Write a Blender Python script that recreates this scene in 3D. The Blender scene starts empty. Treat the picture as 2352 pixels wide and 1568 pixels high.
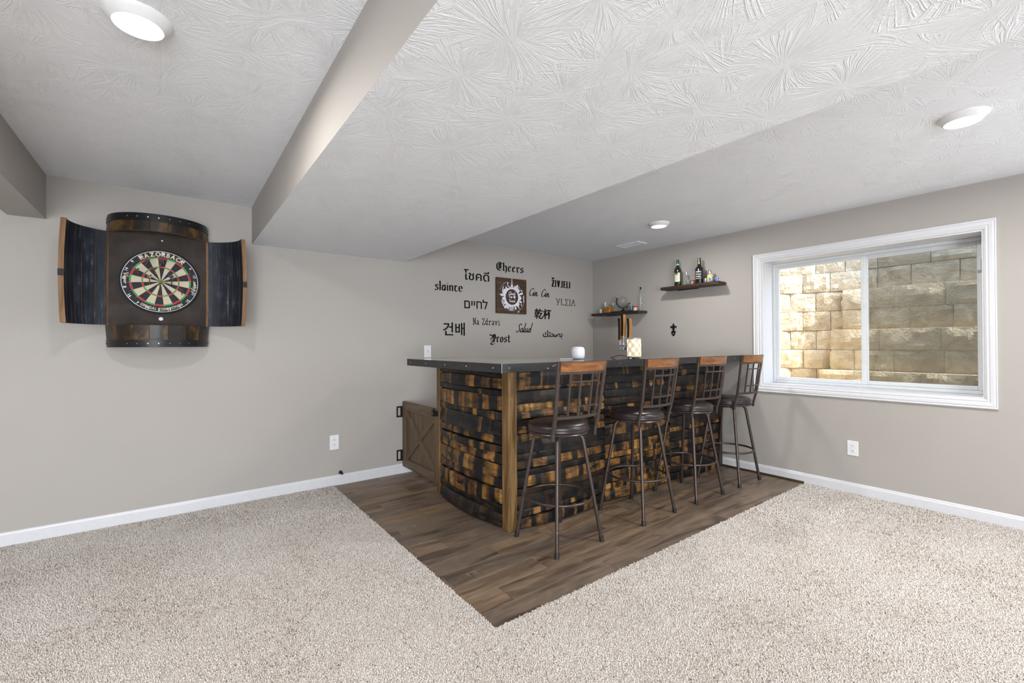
import bpy, math, random
import numpy as np
from mathutils import Vector, Matrix
random.seed(7)
rng = np.random.default_rng(7)
sc = bpy.context.scene
COL = sc.collection
pi = math.pi

# ------------------------------------------------------------------ camera
F_PX, YAW, PITCH, ROLL = 1028.4366, 0.6461425, 0.0069163, -0.0045818
CAM = Vector((-4.633244, -4.279800, 1.2859335))
fw = Vector((math.sin(YAW) * math.cos(PITCH), math.cos(YAW) * math.cos(PITCH), math.sin(PITCH)))
rt = Vector((math.cos(YAW), -math.sin(YAW), 0))
up = rt.cross(fw)
rt, up = rt * math.cos(ROLL) + up * math.sin(ROLL), up * math.cos(ROLL) - rt * math.sin(ROLL)
cd = bpy.data.cameras.new('camera')
cd.sensor_width = 36.0
cd.lens = F_PX * 36.0 / 2352.0
cd.clip_start = 0.05
cam = bpy.data.objects.new('camera', cd)
M = Matrix.Identity(4)
for i in range(3):
    M[i][0], M[i][1], M[i][2], M[i][3] = rt[i], up[i], -fw[i], CAM[i]
cam.matrix_world = M
COL.objects.link(cam)
sc.camera = cam

# ------------------------------------------------------------------ world, sun, lamps, exposure
w = bpy.data.worlds.new('sky')
sc.world = w
w.use_nodes = True
nt = w.node_tree
sky = nt.nodes.new('ShaderNodeTexSky')
try:
    sky.sky_type = 'NISHITA'
    sky.sun_disc = False
    sky.sun_elevation = math.radians(50)
    sky.sun_rotation = math.radians(180)
except Exception:
    pass
nt.links.new(sky.outputs[0], nt.nodes['Background'].inputs[0])
nt.nodes['Background'].inputs[1].default_value = 1.5

def light(name, kind, loc, energy, color=(1, 1, 1), size=0.2, size_y=None, look=None, spread=None):
    l = bpy.data.lights.new(name, kind)
    l.energy = energy
    l.color = color
    if kind == 'AREA':
        l.size = size
        if size_y:
            l.shape = 'RECTANGLE'; l.size_y = size_y
        else:
            l.shape = 'DISK'
        if spread: l.spread = spread
    elif kind == 'SUN':
        l.angle = size
    else:
        l.shadow_soft_size = size
    o = bpy.data.objects.new(name, l)
    o.location = loc
    if look is not None:
        o.rotation_euler = (Vector(look) - Vector(loc)).to_track_quat('-Z', 'Y').to_euler()
    COL.objects.link(o)
    return o
sun_from = Vector((0.03, -0.62, 0.78))
light('sun', 'SUN', (1, -4, 6), 8.5, (1.0, 0.95, 0.86), 0.03, look=Vector((1, -4, 6)) - sun_from)
WARM = (1.0, 0.97, 0.93)
COOL = (0.88, 0.94, 1.0)
LAMPS = [(-4.735, -2.24, 16), (-1.42, -3.85, 25), (-0.925, -1.71, 14), (-1.42, -6.1, 22), (-4.735, -5.4, 18), (-6.9, -2.24, 6), (-6.9, -5.4, 12), (-4.735, -8.0, 14)]
for k, (x, y, e) in enumerate(LAMPS):
    light('lamp_glow', 'AREA', (x, y, 2.392), e, WARM, 0.14, look=(x, y, 0))
# added area fills for light from behind the camera
light('daylight_fill_side', 'AREA', (-0.12, -5.9, 1.5), 45, COOL, 1.5, 1.2, look=(-6, -5.2, 1.9))
light('fill_rear', 'AREA', (-6.2, -8.4, 1.0), 285, COOL, 3.2, 1.8, look=(-4.6, 0, 3.2))

sc.view_settings.view_transform = 'Standard'
sc.view_settings.look = 'None'
sc.view_settings.gamma = 1.0
sc.view_settings.use_curve_mapping = False
sc.view_settings.exposure = 0.36

# ------------------------------------------------------------------ helpers: objects
def tag(o, label=None, cat=None, group=None, kind=None):
    if label: o['label'] = label
    if cat: o['category'] = cat
    if group: o['group'] = group
    if kind: o['kind'] = kind
    return o

def empty(name, loc=(0, 0, 0), rz=0.0, parent=None, **t):
    o = bpy.data.objects.new(name, None)
    o.empty_display_size = 0.05
    o.location = loc
    o.rotation_euler = (0, 0, rz)
    COL.objects.link(o)
    if parent: o.parent = parent
    return tag(o, **t)

def copy_tree(o, parent=None):
    c = o.copy()
    COL.objects.link(c)
    c.parent = parent
    for ch in list(o.children):
        copy_tree(ch, c)
    return c

class MB:
    def __init__(s):
        s.v = []; s.f = []; s.m = []
    def add(s, vs, fs, mi=0):
        b = len(s.v)
        s.v += [tuple(p) for p in vs]
        s.f += [tuple(b + i for i in f) for f in fs]
        s.m += [mi] * len(fs)
        return s
    def box(s, x0, x1, y0, y1, z0, z1, mi=0, bev=0.0, mat=None):
        if x0 > x1: x0, x1 = x1, x0
        if y0 > y1: y0, y1 = y1, y0
        if z0 > z1: z0, z1 = z1, z0
        if bev <= 0:
            vs = [(x, y, z) for z in (z0, z1) for y in (y0, y1) for x in (x0, x1)]
            fs = [(0, 2, 3, 1), (4, 5, 7, 6), (0, 1, 5, 4), (2, 6, 7, 3), (0, 4, 6, 2), (1, 3, 7, 5)]
        else:
            b = min(bev, (x1 - x0) * .49, (y1 - y0) * .49, (z1 - z0) * .49)
            vs = []; idx = {}
            for sx in (0, 1):
                for sy in (0, 1):
                    for sz in (0, 1):
                        X, Y, Z = (x0, x1)[sx], (y0, y1)[sy], (z0, z1)[sz]
                        dx, dy, dz = b * (1 - 2 * sx), b * (1 - 2 * sy), b * (1 - 2 * sz)
                        idx[sx, sy, sz, 0] = len(vs); vs.append((X, Y + dy, Z + dz))
                        idx[sx, sy, sz, 1] = len(vs); vs.append((X + dx, Y, Z + dz))
                        idx[sx, sy, sz, 2] = len(vs); vs.append((X + dx, Y + dy, Z))
            I = idx; fs = []
            for a in (0, 1):
                q = [I[a, 0, 0, 0], I[a, 1, 0, 0], I[a, 1, 1, 0], I[a, 0, 1, 0]]
                fs.append(tuple(q if a else q[::-1]))
                q = [I[0, a, 0, 1], I[0, a, 1, 1], I[1, a, 1, 1], I[1, a, 0, 1]]
                fs.append(tuple(q if a else q[::-1]))
                q = [I[0, 0, a, 2], I[1, 0, a, 2], I[1, 1, a, 2], I[0, 1, a, 2]]
                fs.append(tuple(q if a else q[::-1]))
            for a in (0, 1):
                for c in (0, 1):
                    q = [I[a, c, 0, 0], I[a, c, 0, 1], I[a, c, 1, 1], I[a, c, 1, 0]]
                    fs.append(tuple(q if (a == c) else q[::-1]))
                    q = [I[a, 0, c, 0], I[a, 1, c, 0], I[a, 1, c, 2], I[a, 0, c, 2]]
                    fs.append(tuple(q if (a == c) else q[::-1]))
                    q = [I[0, a, c, 1], I[0, a, c, 2], I[1, a, c, 2], I[1, a, c, 1]]
                    fs.append(tuple(q if (a == c) else q[::-1]))
                    for e in (0, 1):
                        q = [I[a, c, e, 0], I[a, c, e, 1], I[a, c, e, 2]]
                        fs.append(tuple(q if (a + c + e) % 2 else q[::-1]))
        if mat is not None:
            vs = [tuple(mat @ Vector(p)) for p in vs]
        return s.add(vs, fs, mi)
    def lathe(s, prof, n=24, c=(0, 0, 0), mi=0, mat=None, cap0=True, cap1=True):
        vs = []; fs = []
        for r, z in prof:
            for k in range(n):
                a = 2 * pi * k / n
                vs.append((r * math.cos(a), r * math.sin(a), z))
        for j in range(len(prof) - 1):
            for k in range(n):
                k2 = (k + 1) % n
                fs.append((j * n + k, j * n + k2, (j + 1) * n + k2, (j + 1) * n + k))
        if cap0: fs.append(tuple(range(n))[::-1])
        if cap1: fs.append(tuple((len(prof) - 1) * n + k for k in range(n)))
        T = Matrix.Translation(c) @ (mat if mat is not None else Matrix.Identity(4))
        return s.add([tuple(T @ Vector(p)) for p in vs], fs, mi)
    def sweep(s, pts, prof, mi=0, closed=False, upv=(0, 0, 1), cap=True, scale=None):
        # prof: 2D outline (a, b); a runs along side = t x up, b along the corrected up
        pts = [Vector(p) for p in pts]; n = len(prof); vs = []; fs = []; L = len(pts)
        upv = Vector(upv)
        for i, p in enumerate(pts):
            if closed: t = pts[(i + 1) % L] - pts[i - 1]
            else: t = pts[min(i + 1, L - 1)] - pts[max(i - 1, 0)]
            t.normalize()
            side = t.cross(upv)
            if side.length < 1e-4: side = t.cross(Vector((0, 1, 0)))
            side.normalize(); u2 = side.cross(t)
            k = 1 if scale is None else scale[i]
            for a, b in prof: vs.append(tuple(p + side * a * k + u2 * b * k))
        R = L if closed else L - 1
        for i in range(R):
            j = (i + 1) % L
            for k in range(n):
                k2 = (k + 1) % n
                fs.append((i * n + k, i * n + k2, j * n + k2, j * n + k))
        if cap and not closed:
            fs.append(tuple(range(n))[::-1]); fs.append(tuple((L - 1) * n + k for k in range(n)))
        return s.add(vs, fs, mi)
    def tube(s, pts, r, n=10, **k):
        return s.sweep(pts, [(r * math.cos(2 * pi * i / n), r * math.sin(2 * pi * i / n)) for i in range(n)], **k)
    def prism(s, poly, y0, y1, mi=0, mat=None):
        # poly in (x, z), extruded along y
        n = len(poly); a = sum(poly[i][0] * poly[(i + 1) % n][1] - poly[(i + 1) % n][0] * poly[i][1] for i in range(n))
        if a < 0: poly = poly[::-1]
        if y0 > y1: y0, y1 = y1, y0
        vs = [(x, y0, z) for x, z in poly] + [(x, y1, z) for x, z in poly]
        fs = [tuple(range(n)), tuple(range(2 * n - 1, n - 1, -1))]
        for k in range(n):
            k2 = (k + 1) % n
            fs.append((k, k + n, k2 + n, k2))
        if mat is not None: vs = [tuple(mat @ Vector(p)) for p in vs]
        return s.add(vs, fs, mi)
    def xf(s, mat):
        s.v = [tuple(mat @ Vector(p)) for p in s.v]; return s
    def build(s, name, mats, parent=None, smooth=None, loc=None, **t):
        me = bpy.data.meshes.new(name)
        me.from_pydata(s.v, [], s.f)
        if not isinstance(mats, (list, tuple)): mats = [mats]
        for m in mats: me.materials.append(m)
        if any(s.m): me.polygons.foreach_set('material_index', s.m)
        if smooth:
            me.polygons.foreach_set('use_smooth', [True] * len(s.f))
            me.set_sharp_from_angle(angle=math.radians(smooth))
        me.update()
        o = bpy.data.objects.new(name, me)
        if loc: o.location = loc
        if parent: o.parent = parent
        COL.objects.link(o)
        return tag(o, **t)

def smooth_pts(pts, sub=6):
    P = [Vector(p) for p in pts]
    if len(P) < 3: return P
    out = []
    for i in range(len(P) - 1):
        p0 = P[max(i - 1, 0)]; p1 = P[i]; p2 = P[i + 1]; p3 = P[min(i + 2, len(P) - 1)]
        for k in range(sub):
            t = k / sub
            out.append(0.5 * ((2 * p1) + (p2 - p0) * t + (2 * p0 - 5 * p1 + 4 * p2 - p3) * t * t + (3 * p1 - p0 - 3 * p2 + p3) * t ** 3))
    out.append(P[-1])
    return out

# ------------------------------------------------------------------ helpers: materials
def srgb(r, g, b):
    f = lambda c: (c / 255 / 12.92) if c / 255 <= .04045 else ((c / 255 + .055) / 1.055) ** 2.4
    return (f(r), f(g), f(b), 1)

class NT:
    def __init__(s, name):
        s.m = bpy.data.materials.new(name); s.m.use_nodes = True
        s.t = s.m.node_tree; s.b = s.t.nodes['Principled BSDF']; s.out = s.t.nodes['Material Output']
        s._tc = None; s._oi = None
    def n(s, typ, *ins, **kw):
        nd = s.t.nodes.new('ShaderNode' + typ)
        for k, v in kw.items():
            if k.startswith('i_'): s.set(nd, k[2:].replace('_', ' '), v)
            else: setattr(nd, k, v)
        for i, v in enumerate(ins):
            if v is not None: s.set(nd, i, v)
        return nd
    def set(s, nd, key, v):
        inp = nd.inputs[key]
        if hasattr(v, 'bl_idname') and hasattr(v, 'outputs'): v = v.outputs[0]
        if isinstance(v, bpy.types.NodeSocket): s.t.links.new(v, inp)
        else: inp.default_value = v
    def obj(s):
        if not s._tc: s._tc = s.n('TexCoord')
        return s._tc.outputs['Object']
    def rnd(s):
        if not s._oi: s._oi = s.n('ObjectInfo')
        return s._oi.outputs['Random']
    def math(s, op, *a): return s.n('Math', *a, operation=op).outputs[0]
    def mapping(s, vec, scale=(1, 1, 1), loc=(0, 0, 0)):
        nd = s.n('Mapping'); s.set(nd, 'Vector', vec); nd.inputs['Scale'].default_value = scale
        s.set(nd, 'Location', loc); return nd.outputs[0]
    def noise(s, vec, scale=5, detail=3, rough=.5, dist=0, dim='3D', W=None):
        nd = s.n('TexNoise', noise_dimensions=dim)
        if vec is not None: s.set(nd, 'Vector', vec)
        if W is not None: s.set(nd, 'W', W)
        nd.inputs['Scale'].default_value = scale; nd.inputs['Detail'].default_value = detail
        nd.inputs['Roughness'].default_value = rough; nd.inputs['Distortion'].default_value = dist
        return nd.outputs[0]
    def ramp(s, fac, stops, interp='LINEAR'):
        nd = s.n('ValToRGB'); s.set(nd, 0, fac); cr = nd.color_ramp; cr.interpolation = interp
        while len(cr.elements) < len(stops): cr.elements.new(.5)
        for e, (p, c) in zip(cr.elements, stops):
            e.position = p; e.color = c if len(c) == 4 else (*c, 1)
        return nd.outputs[0]
    def mix(s, f, a, b, mode='MIX'):
        nd = s.n('Mix', data_type='RGBA', blend_type=mode)
        s.set(nd, 0, f); s.set(nd, 6, a); s.set(nd, 7, b); return nd.outputs[2]
    def bump(s, h, strength=.3, dist=.01, normal=None):
        nd = s.n('Bump'); nd.inputs['Strength'].default_value = strength; nd.inputs['Distance'].default_value = dist
        s.set(nd, 'Height', h)
        if normal is not None: s.set(nd, 'Normal', normal)
        return nd.outputs[0]
    def fin(s, color=None, rough=None, metal=None, normal=None, spec=None, coat=None):
        for k, v in (('Base Color', color), ('Roughness', rough), ('Metallic', metal), ('Normal', normal), ('Specular IOR Level', spec), ('Coat Weight', coat)):
            if v is not None: s.set(s.b, k, v)
        return s.m

def plain(name, rgb, rough=.5, metal=0, spec=None, coat=None, var=.06, scale=30, bump=0):
    t = NT(name)
    nz = t.noise(t.obj(), scale, 3)
    c = rgb if len(rgb) == 4 else (*rgb, 1)
    lo = tuple(max(0, x * (1 - var)) for x in c[:3]) + (1,); hi = tuple(min(1, x * (1 + var)) for x in c[:3]) + (1,)
    col = t.ramp(nz, [(.3, lo), (.7, hi)])
    return t.fin(col, rough, metal, t.bump(nz, bump, .002) if bump else None, spec, coat)

def glass(name, tint=(1, 1, 1), opac=.0, tintcol=None):
    # thin clear glass: see-through with a Fresnel reflection
    t = NT(name)
    tr = t.n('BsdfTransparent', (*tint, 1)); gl = t.n('BsdfGlossy', (1, 1, 1, 1), 0.02)
    fc = t.n('LayerWeight'); fc.inputs[0].default_value = .5
    fr = t.math('ADD', t.math('MULTIPLY', t.math('POWER', fc.outputs[1], 4.0), .6), .04)
    mx = t.n('MixShader'); t.set(mx, 0, t.math('MULTIPLY', fr, 1.0)); t.set(mx, 1, tr); t.set(mx, 2, gl)
    last = mx
    if opac > 0:
        df = t.n('BsdfDiffuse', (*(tintcol or tint), 1)); m2 = t.n('MixShader'); t.set(m2, 0, opac); t.set(m2, 1, mx); t.set(m2, 2, df); last = m2
    t.t.links.new(last.outputs[0], t.out.inputs[0])
    return t.m

def emis(name, col, strength):
    t = NT(name); t.b.inputs['Base Color'].default_value = (*col, 1)
    t.b.inputs['Emission Color'].default_value = (*col, 1); t.b.inputs['Emission Strength'].default_value = strength
    return t.m

# wall paint with a faint roller stipple
def wallmat(name, col):
    t = NT(name); nz = t.noise(t.obj(), 260, 2, .6); lo = t.noise(t.obj(), 1.3, 2)
    c = t.ramp(lo, [(.3, tuple(x * .97 for x in col[:3])), (.7, col[:3])])
    return t.fin(c, .62, 0, t.bump(nz, .08, .001), .35)
WALL = wallmat('wall_paint', srgb(172, 167, 162))

# ceiling: stomp-brush (crow's foot) texture, radiating ridges round scattered centres
def ceilmat():
    t = NT('ceiling_texture')
    P = t.obj()
    warp = t.n('VectorMath', t.n('TexNoise').outputs[0], None, operation='ADD')
    wn = t.n('TexNoise'); t.set(wn, 'Vector', P); wn.inputs['Scale'].default_value = 5; wn.inputs['Detail'].default_value = 2
    sub = t.n('VectorMath', wn.outputs['Color'], (.5, .5, .5), operation='SUBTRACT')
    scl = t.n('VectorMath', sub.outputs[0], operation='SCALE'); scl.inputs['Scale'].default_value = .05
    pw = t.n('VectorMath', P, scl.outputs[0], operation='ADD').outputs[0]
    hs = []
    for sc_, off in ((3.4, (0, 0, 0)), (4.3, (3.3, 1.7, 0))):
        mp = t.mapping(pw, (1, 1, 0), off)
        vo = t.n('TexVoronoi', voronoi_dimensions='2D'); t.set(vo, 'Vector', mp); vo.inputs['Scale'].default_value = sc_; vo.inputs['Randomness'].default_value = .9
        d = t.n('VectorMath', mp, vo.outputs['Position'], operation='SUBTRACT')
        sep = t.n('SeparateXYZ', d.outputs[0])
        ang = t.math('ARCTAN2', sep.outputs[1], sep.outputs[0])
        ca, sa = t.math('COSINE', ang), t.math('SINE', ang)
        cen = t.n('SeparateXYZ', vo.outputs['Position'])
        cmb = t.n('CombineXYZ', ca, sa, t.math('MULTIPLY', t.math('ADD', cen.outputs[0], cen.outputs[1]), 7.3))
        nz = t.noise(cmb.outputs[0], 5.5, 3, .65)
        ridge = t.math('SUBTRACT', 1.0, t.math('ABSOLUTE', t.math('MULTIPLY', t.math('SUBTRACT', nz, .5), 13.0)))
        ridge = t.math('POWER', t.math('MAXIMUM', ridge, 0.0), 1.6)
        fall = t.n('MapRange', vo.outputs['Distance']); fall.inputs[1].default_value = .02; fall.inputs[2].default_value = .55
        fall.inputs[3].default_value = 1; fall.inputs[4].default_value = .55
        cenm = t.n('MapRange', vo.outputs['Distance']); cenm.inputs[1].default_value = .04; cenm.inputs[2].default_value = .30
        hs.append(t.math('MULTIPLY', t.math('MULTIPLY', ridge, fall.outputs[0]), cenm.outputs[0]))
    h = t.math('MAXIMUM', hs[0], hs[1])
    fine = t.noise(pw, 38, 3, .6, 1.5)
    h = t.math('ADD', h, t.math('MULTIPLY', fine, .7))
    return t.fin(srgb(234, 237, 242), .8, 0, t.bump(h, .6, .0038), .2)
CEIL = ceilmat()
TRIMW = plain('white_trim_paint', srgb(212, 213, 217), .35, var=.02)
VINYL = plain('white_vinyl', srgb(214, 217, 219), .3, var=.02)
PLATE = plain('white_plastic', srgb(226, 227, 230), .35, var=.02)
HOLE = plain('dark_slot', srgb(40, 38, 38), .6)
BLACK = plain('black_letter_paint', (.010, .010, .010), .85, spec=.08, var=.2)
BLKMET = plain('black_iron', (.014, .014, .015), .45, .6, var=.3)
BRONZE = plain('bronze_brown_metal', srgb(80, 69, 65), .34, .6, var=.12, scale=60)
RUBBER = plain('black_rubber', (.012, .012, .013), .55)
SCREW = plain('bright_screw', srgb(170, 172, 175), .3, .9)
CHROME = plain('chrome', srgb(215, 215, 218), .12, 1.0, var=.02)

def woodmat(name, c1, c2, c3, axis='x', gs=1.0, rough=.5, bump=.25, coat=0):
    t = NT(name); r = t.math('MULTIPLY', t.rnd(), 37.0)
    sc_ = {'x': (1.2, 14, 14), 'y': (14, 1.2, 14), 'z': (14, 14, 1.2)}[axis]
    sc_ = tuple(a * gs for a in sc_)
    off = t.n('CombineXYZ', r, r, r).outputs[0]
    mp = t.mapping(t.obj(), sc_, off)
    n1 = t.noise(mp, 1.6, 5, .6, .8); n2 = t.noise(mp, 7, 4, .6, .3)
    c = t.ramp(n1, [(.28, c1[:3]), (.52, c2[:3]), (.74, c3[:3])])
    c = t.mix(t.math('MULTIPLY', n2, .45), c, tuple(a * .45 for a in c1[:3]) + (1,))
    return t.fin(c, rough, 0, t.bump(n2, bump, .003), .4, coat)
OAK = woodmat('amber_oak', srgb(66, 46, 22), srgb(118, 88, 48), srgb(158, 128, 84), 'z', 1.6, .55, .5)
GATEW = woodmat('gate_stain_wood', srgb(78, 62, 46), srgb(104, 86, 66), srgb(124, 106, 84), 'z', 1.0, .5, .12)
GATEH = woodmat('gate_stain_wood_rail', srgb(78, 62, 46), srgb(104, 86, 66), srgb(124, 106, 84), 'y', 1.0, .5, .12)
RAILW = woodmat('stool_rail_wood', srgb(88, 50, 22), srgb(140, 88, 42), srgb(178, 122, 64), 'x', 1.3, .38, .1, .3)
SHELFW = woodmat('dark_walnut_shelf', srgb(34, 24, 18), srgb(62, 44, 30), srgb(84, 62, 44), 'y', 1.4, .45, .3)
SIGNW = woodmat('walnut_sign_wood', srgb(44, 28, 16), srgb(72, 46, 26), srgb(96, 64, 38), 'x', 1.2, .5, .15)
EDGEW = woodmat('cut_oak_edge', srgb(92, 66, 44), srgb(136, 102, 70), srgb(166, 128, 92), 'z', 1.5, .7, .4)
TAPW = woodmat('tap_handle_oak', srgb(128, 84, 36), srgb(176, 124, 60), srgb(200, 150, 84), 'z', 1.5, .5, .2)

def stavemat():
    t = NT('charred_barrel_stave')
    sep = t.n('SeparateXYZ', t.obj()); r = t.rnd()
    r1 = t.math('MULTIPLY', r, 91.7)
    r2 = t.math('FRACT', t.math('MULTIPLY', r, 17.3)); r3 = t.math('FRACT', t.math('MULTIPLY', r, 5.7))
    off = t.n('CombineXYZ', r1, r1, r1).outputs[0]
    # along-the-length bands (hoop marks and machine marks)
    wob = t.noise(t.mapping(t.obj(), (4, 4, 14), off), 1.5, 2)
    W = t.math('ADD', t.math('ADD', t.math('MULTIPLY', sep.outputs[0], 8.5), r1), t.math('MULTIPLY', wob, .18))
    b1 = t.noise(None, 1.0, 1.5, .5, 0, '1D', W)
    thr = t.n('MapRange', r2); thr.inputs[3].default_value = .38; thr.inputs[4].default_value = .62
    band = t.n('MapRange', t.math('SUBTRACT', b1, thr.outputs[0])); band.inputs[1].default_value = -.045; band.inputs[2].default_value = .045
    blot = t.noise(t.mapping(t.obj(), (6, 6, 16), off), 1.3, 4, .65)
    bl = t.n('MapRange', blot); bl.inputs[1].default_value = .34; bl.inputs[2].default_value = .56
    amb = t.math('MULTIPLY', band.outputs[0], bl.outputs[0])
    char = t.math('GREATER_THAN', r3, .30)
    amb = t.math('MULTIPLY', amb, t.math('MAXIMUM', char, .12))
    hue = t.noise(None, 1.0, 0, .5, 0, '1D', t.math('ADD', t.math('MULTIPLY', sep.outputs[0], 6.0), t.math('MULTIPLY', r1, 1.7)))
    wood = t.ramp(hue, [(.3, srgb(76, 52, 27)), (.45, srgb(162, 112, 50)), (.58, srgb(112, 82, 46)), (.7, srgb(190, 138, 70))])
    wood = t.mix(t.math('MULTIPLY', r2, .45), wood, srgb(98, 78, 58))
    grain = t.noise(t.mapping(t.obj(), (10, 60, 150), off), 1, 4, .7)
    g = t.n('MapRange', grain); g.inputs[1].default_value = .3; g.inputs[2].default_value = .65; g.inputs[3].default_value = .45; g.inputs[4].default_value = 1.05
    wood = t.mix(1.0, wood, g.outputs[0], 'MULTIPLY')
    dark = t.ramp(blot, [(.35, (.003, .003, .0035)), (.6, (.012, .0115, .0115)), (.8, (.04, .034, .028))])
    col = t.mix(amb, dark, wood)
    saw = t.n('TexWave', wave_type='BANDS', bands_direction='X'); t.set(saw, 'Vector', t.mapping(t.obj(), (1, 1, 1), off))
    saw.inputs['Scale'].default_value = 55; saw.inputs['Distortion'].default_value = 9; saw.inputs['Detail'].default_value = 2
    h = t.math('ADD', t.math('MULTIPLY', saw.outputs[1], .4), grain)
    rough = t.n('MapRange', amb); rough.inputs[3].default_value = .42; rough.inputs[4].default_value = .55
    return t.fin(col, rough.outputs[0], 0, t.bump(h, .45, .002), .22, .06)
STAVE = stavemat()

def plankmat():
    t = NT('vinyl_plank_wood')
    r = t.rnd(); r1 = t.math('MULTIPLY', r, 73.1); off = t.n('CombineXYZ', r1, r1, 0.0).outputs[0]
    big = t.noise(t.mapping(t.obj(), (1.3, 9, 1), off), 1.5, 4, .6, .7)
    pn = t.noise(t.mapping(t.obj(), (.8, 5, 1), off), 1.2, 2, .5, .4)
    fine = t.noise(t.mapping(t.obj(), (5, 90, 1), off), 1, 4, .7)
    cross = t.noise(t.mapping(t.obj(), (130, 9, 1), off), 1, 2, .5)
    c = t.ramp(big, [(.28, srgb(80, 68, 58)), (.42, srgb(122, 108, 95)), (.55, srgb(150, 134, 117)), (.64, srgb(128, 118, 108)), (.78, srgb(188, 166, 138))])
    tint = t.ramp(t.math('FRACT', t.math('MULTIPLY', r, 9.7)), [(0, srgb(255, 236, 214)), (.5, srgb(226, 218, 212)), (1, srgb(200, 196, 196))])
    c = t.mix(1.0, c, tint, 'MULTIPLY')
    dk = t.n('MapRange', pn); dk.inputs[1].default_value = .35; dk.inputs[2].default_value = .5; dk.inputs[3].default_value = .62; dk.inputs[4].default_value = 1
    c = t.mix(1.0, c, dk.outputs[0], 'MULTIPLY')
    f = t.n('MapRange', fine); f.inputs[1].default_value = .3; f.inputs[2].default_value = .7; f.inputs[3].default_value = .8; f.inputs[4].default_value = 1.1
    c = t.mix(1.0, c, f.outputs[0], 'MULTIPLY')
    cm = t.n('MapRange', t.math('MULTIPLY', cross, t.noise(t.mapping(t.obj(), (5, 7, 1), off), 1, 2))); cm.inputs[1].default_value = .36; cm.inputs[2].default_value = .46; cm.inputs[3].default_value = 0; cm.inputs[4].default_value = .5
    c = t.mix(cm.outputs[0], c, srgb(176, 154, 124))
    return t.fin(c, .42, 0, t.bump(fine, .12, .001), .45)
PLANK = plankmat()

# ------------------------------------------------------------------ room shell
XL, YF, H = -8.6, -9.2, 2.44
WX0, WX1 = 0.0, 0.30
wy0, wy1, wz0, wz1 = -2.235, -3.76, .88, 2.098        # window opening (left, right, bottom, top)
MB().box(XL - .2, .3, 0, .2, -.1, 2.7).build('wall_back', WALL, kind='structure')
m = MB()
m.box(0, .3, wy0, 0, -.1, 2.7).box(0, .3, YF, wy1, -.1, 2.7).box(0, .3, wy1, wy0, -.1, wz0).box(0, .3, wy1, wy0, wz1, 2.7)
m.build('wall_right', WALL, kind='structure')
MB().box(XL - .2, .3, YF - .2, YF, -.1, 2.7).build('wall_front', WALL, kind='structure')
MB().box(XL - .2, XL, YF, 0, -.1, 2.7).build('wall_left', WALL, kind='structure')
MB().box(XL, 0, YF, 0, H, 2.6).build('ceiling', CEIL, kind='structure')
SFX0, SFX1, SFZ = -4.118, -2.77, 2.131
m = MB(); m.box(SFX0, SFX1, YF, 0, SFZ, H + .01)
m.m = [1 if i != 0 else 0 for i in range(6)]
m.build('ceiling_soffit', [CEIL, WALL], kind='structure')
MB().box(-5.50, -5.322, YF, 0, 2.143, H + .01).build('ceiling_beam', WALL, kind='structure')
MB().box(XL, 0, YF, 0, -.12, -.012).build('floor', plain('subfloor_concrete', srgb(90, 88, 84), .9), kind='structure')
floor = bpy.data.objects['floor']

# vinyl planks, each a part of the floor
PW, PL = .1452, 1.22
m = MB().box(0, PL - .0016, 0, PW - .0014, -.008, 0, bev=.0012)
pm = None; k = 0
row = 0
y = -2.037 + PW * 14
WOODX0, WOODY0 = -3.471, -2.607
offs = [.12, .71, .39, .97, .55, .05, .83, .28, .66, .19, .9, .46, .77, .33, .6, .02, .5, .87, .25]
rows = []
yy = -2.037
while yy < .0: yy += PW
while yy > WOODY0:
    rows.append(yy); yy -= PW
for ri, ytop in enumerate(rows):
    y1 = min(ytop, -.012); y0 = max(ytop - PW, WOODY0 - .02)
    x = -PL * offs[ri % len(offs)] - 3.42 - (PL if offs[ri % len(offs)] < .15 else 0) + (0 if ri % 2 else -.1)
    if y1 - y0 < .01: continue
    while x < -.02:
        x0 = max(x, WOODX0 - .02); x1 = min(x + PL, -.012)
        if x1 - x0 > .004:
            p = MB().box(0, x1 - x0 - .0016, 0, y1 - y0 - .0014, -.008, 0, bev=.0011).build('plank', PLANK, floor, loc=(x0, y0, 0))
        x += PL

# baseboards
def baseprof(h=.093, t=.014):
    return [(0, 0), (t, 0), (t, h * .76), (t * .62, h * .84), (t * .5, h * .93), (t * .15, h), (0, h)]
def baseboard(name, p0, p1, nrm):
    m = MB(); p0, p1, nrm = Vector(p0), Vector(p1), Vector(nrm); pr = baseprof()
    vs = [tuple(p0 + nrm * a + Vector((0, 0, b))) for a, b in pr] + [tuple(p1 + nrm * a + Vector((0, 0, b))) for a, b in pr]
    n = len(pr); fs = [(i, (i + 1) % n, (i + 1) % n + n, i + n) for i in range(n)] + [tuple(range(n))[::-1], tuple(range(n, 2 * n))]
    m.add(vs, fs); return m.build(name, TRIMW, kind='structure')
baseboard('baseboard_back', (XL, 0, 0), (0, 0, 0), (0, -1, 0))
baseboard('baseboard_right', (0, YF, 0), (0, 0, 0), (-1, 0, 0))
# dark quarter-round between planks and right baseboard
q = [(-.014 - .018 * math.sin(a), .018 * math.cos(a)) for a in [i * pi / 12 for i in range(7)]] + [(-.014, 0)]
MB().prism([(a, b) for a, b in q], -2.60, -1.83).build('trim_1', woodmat('dark_shoe_mould', srgb(36, 26, 16), srgb(62, 46, 28), srgb(84, 64, 40), 'y'), kind='structure')

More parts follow.
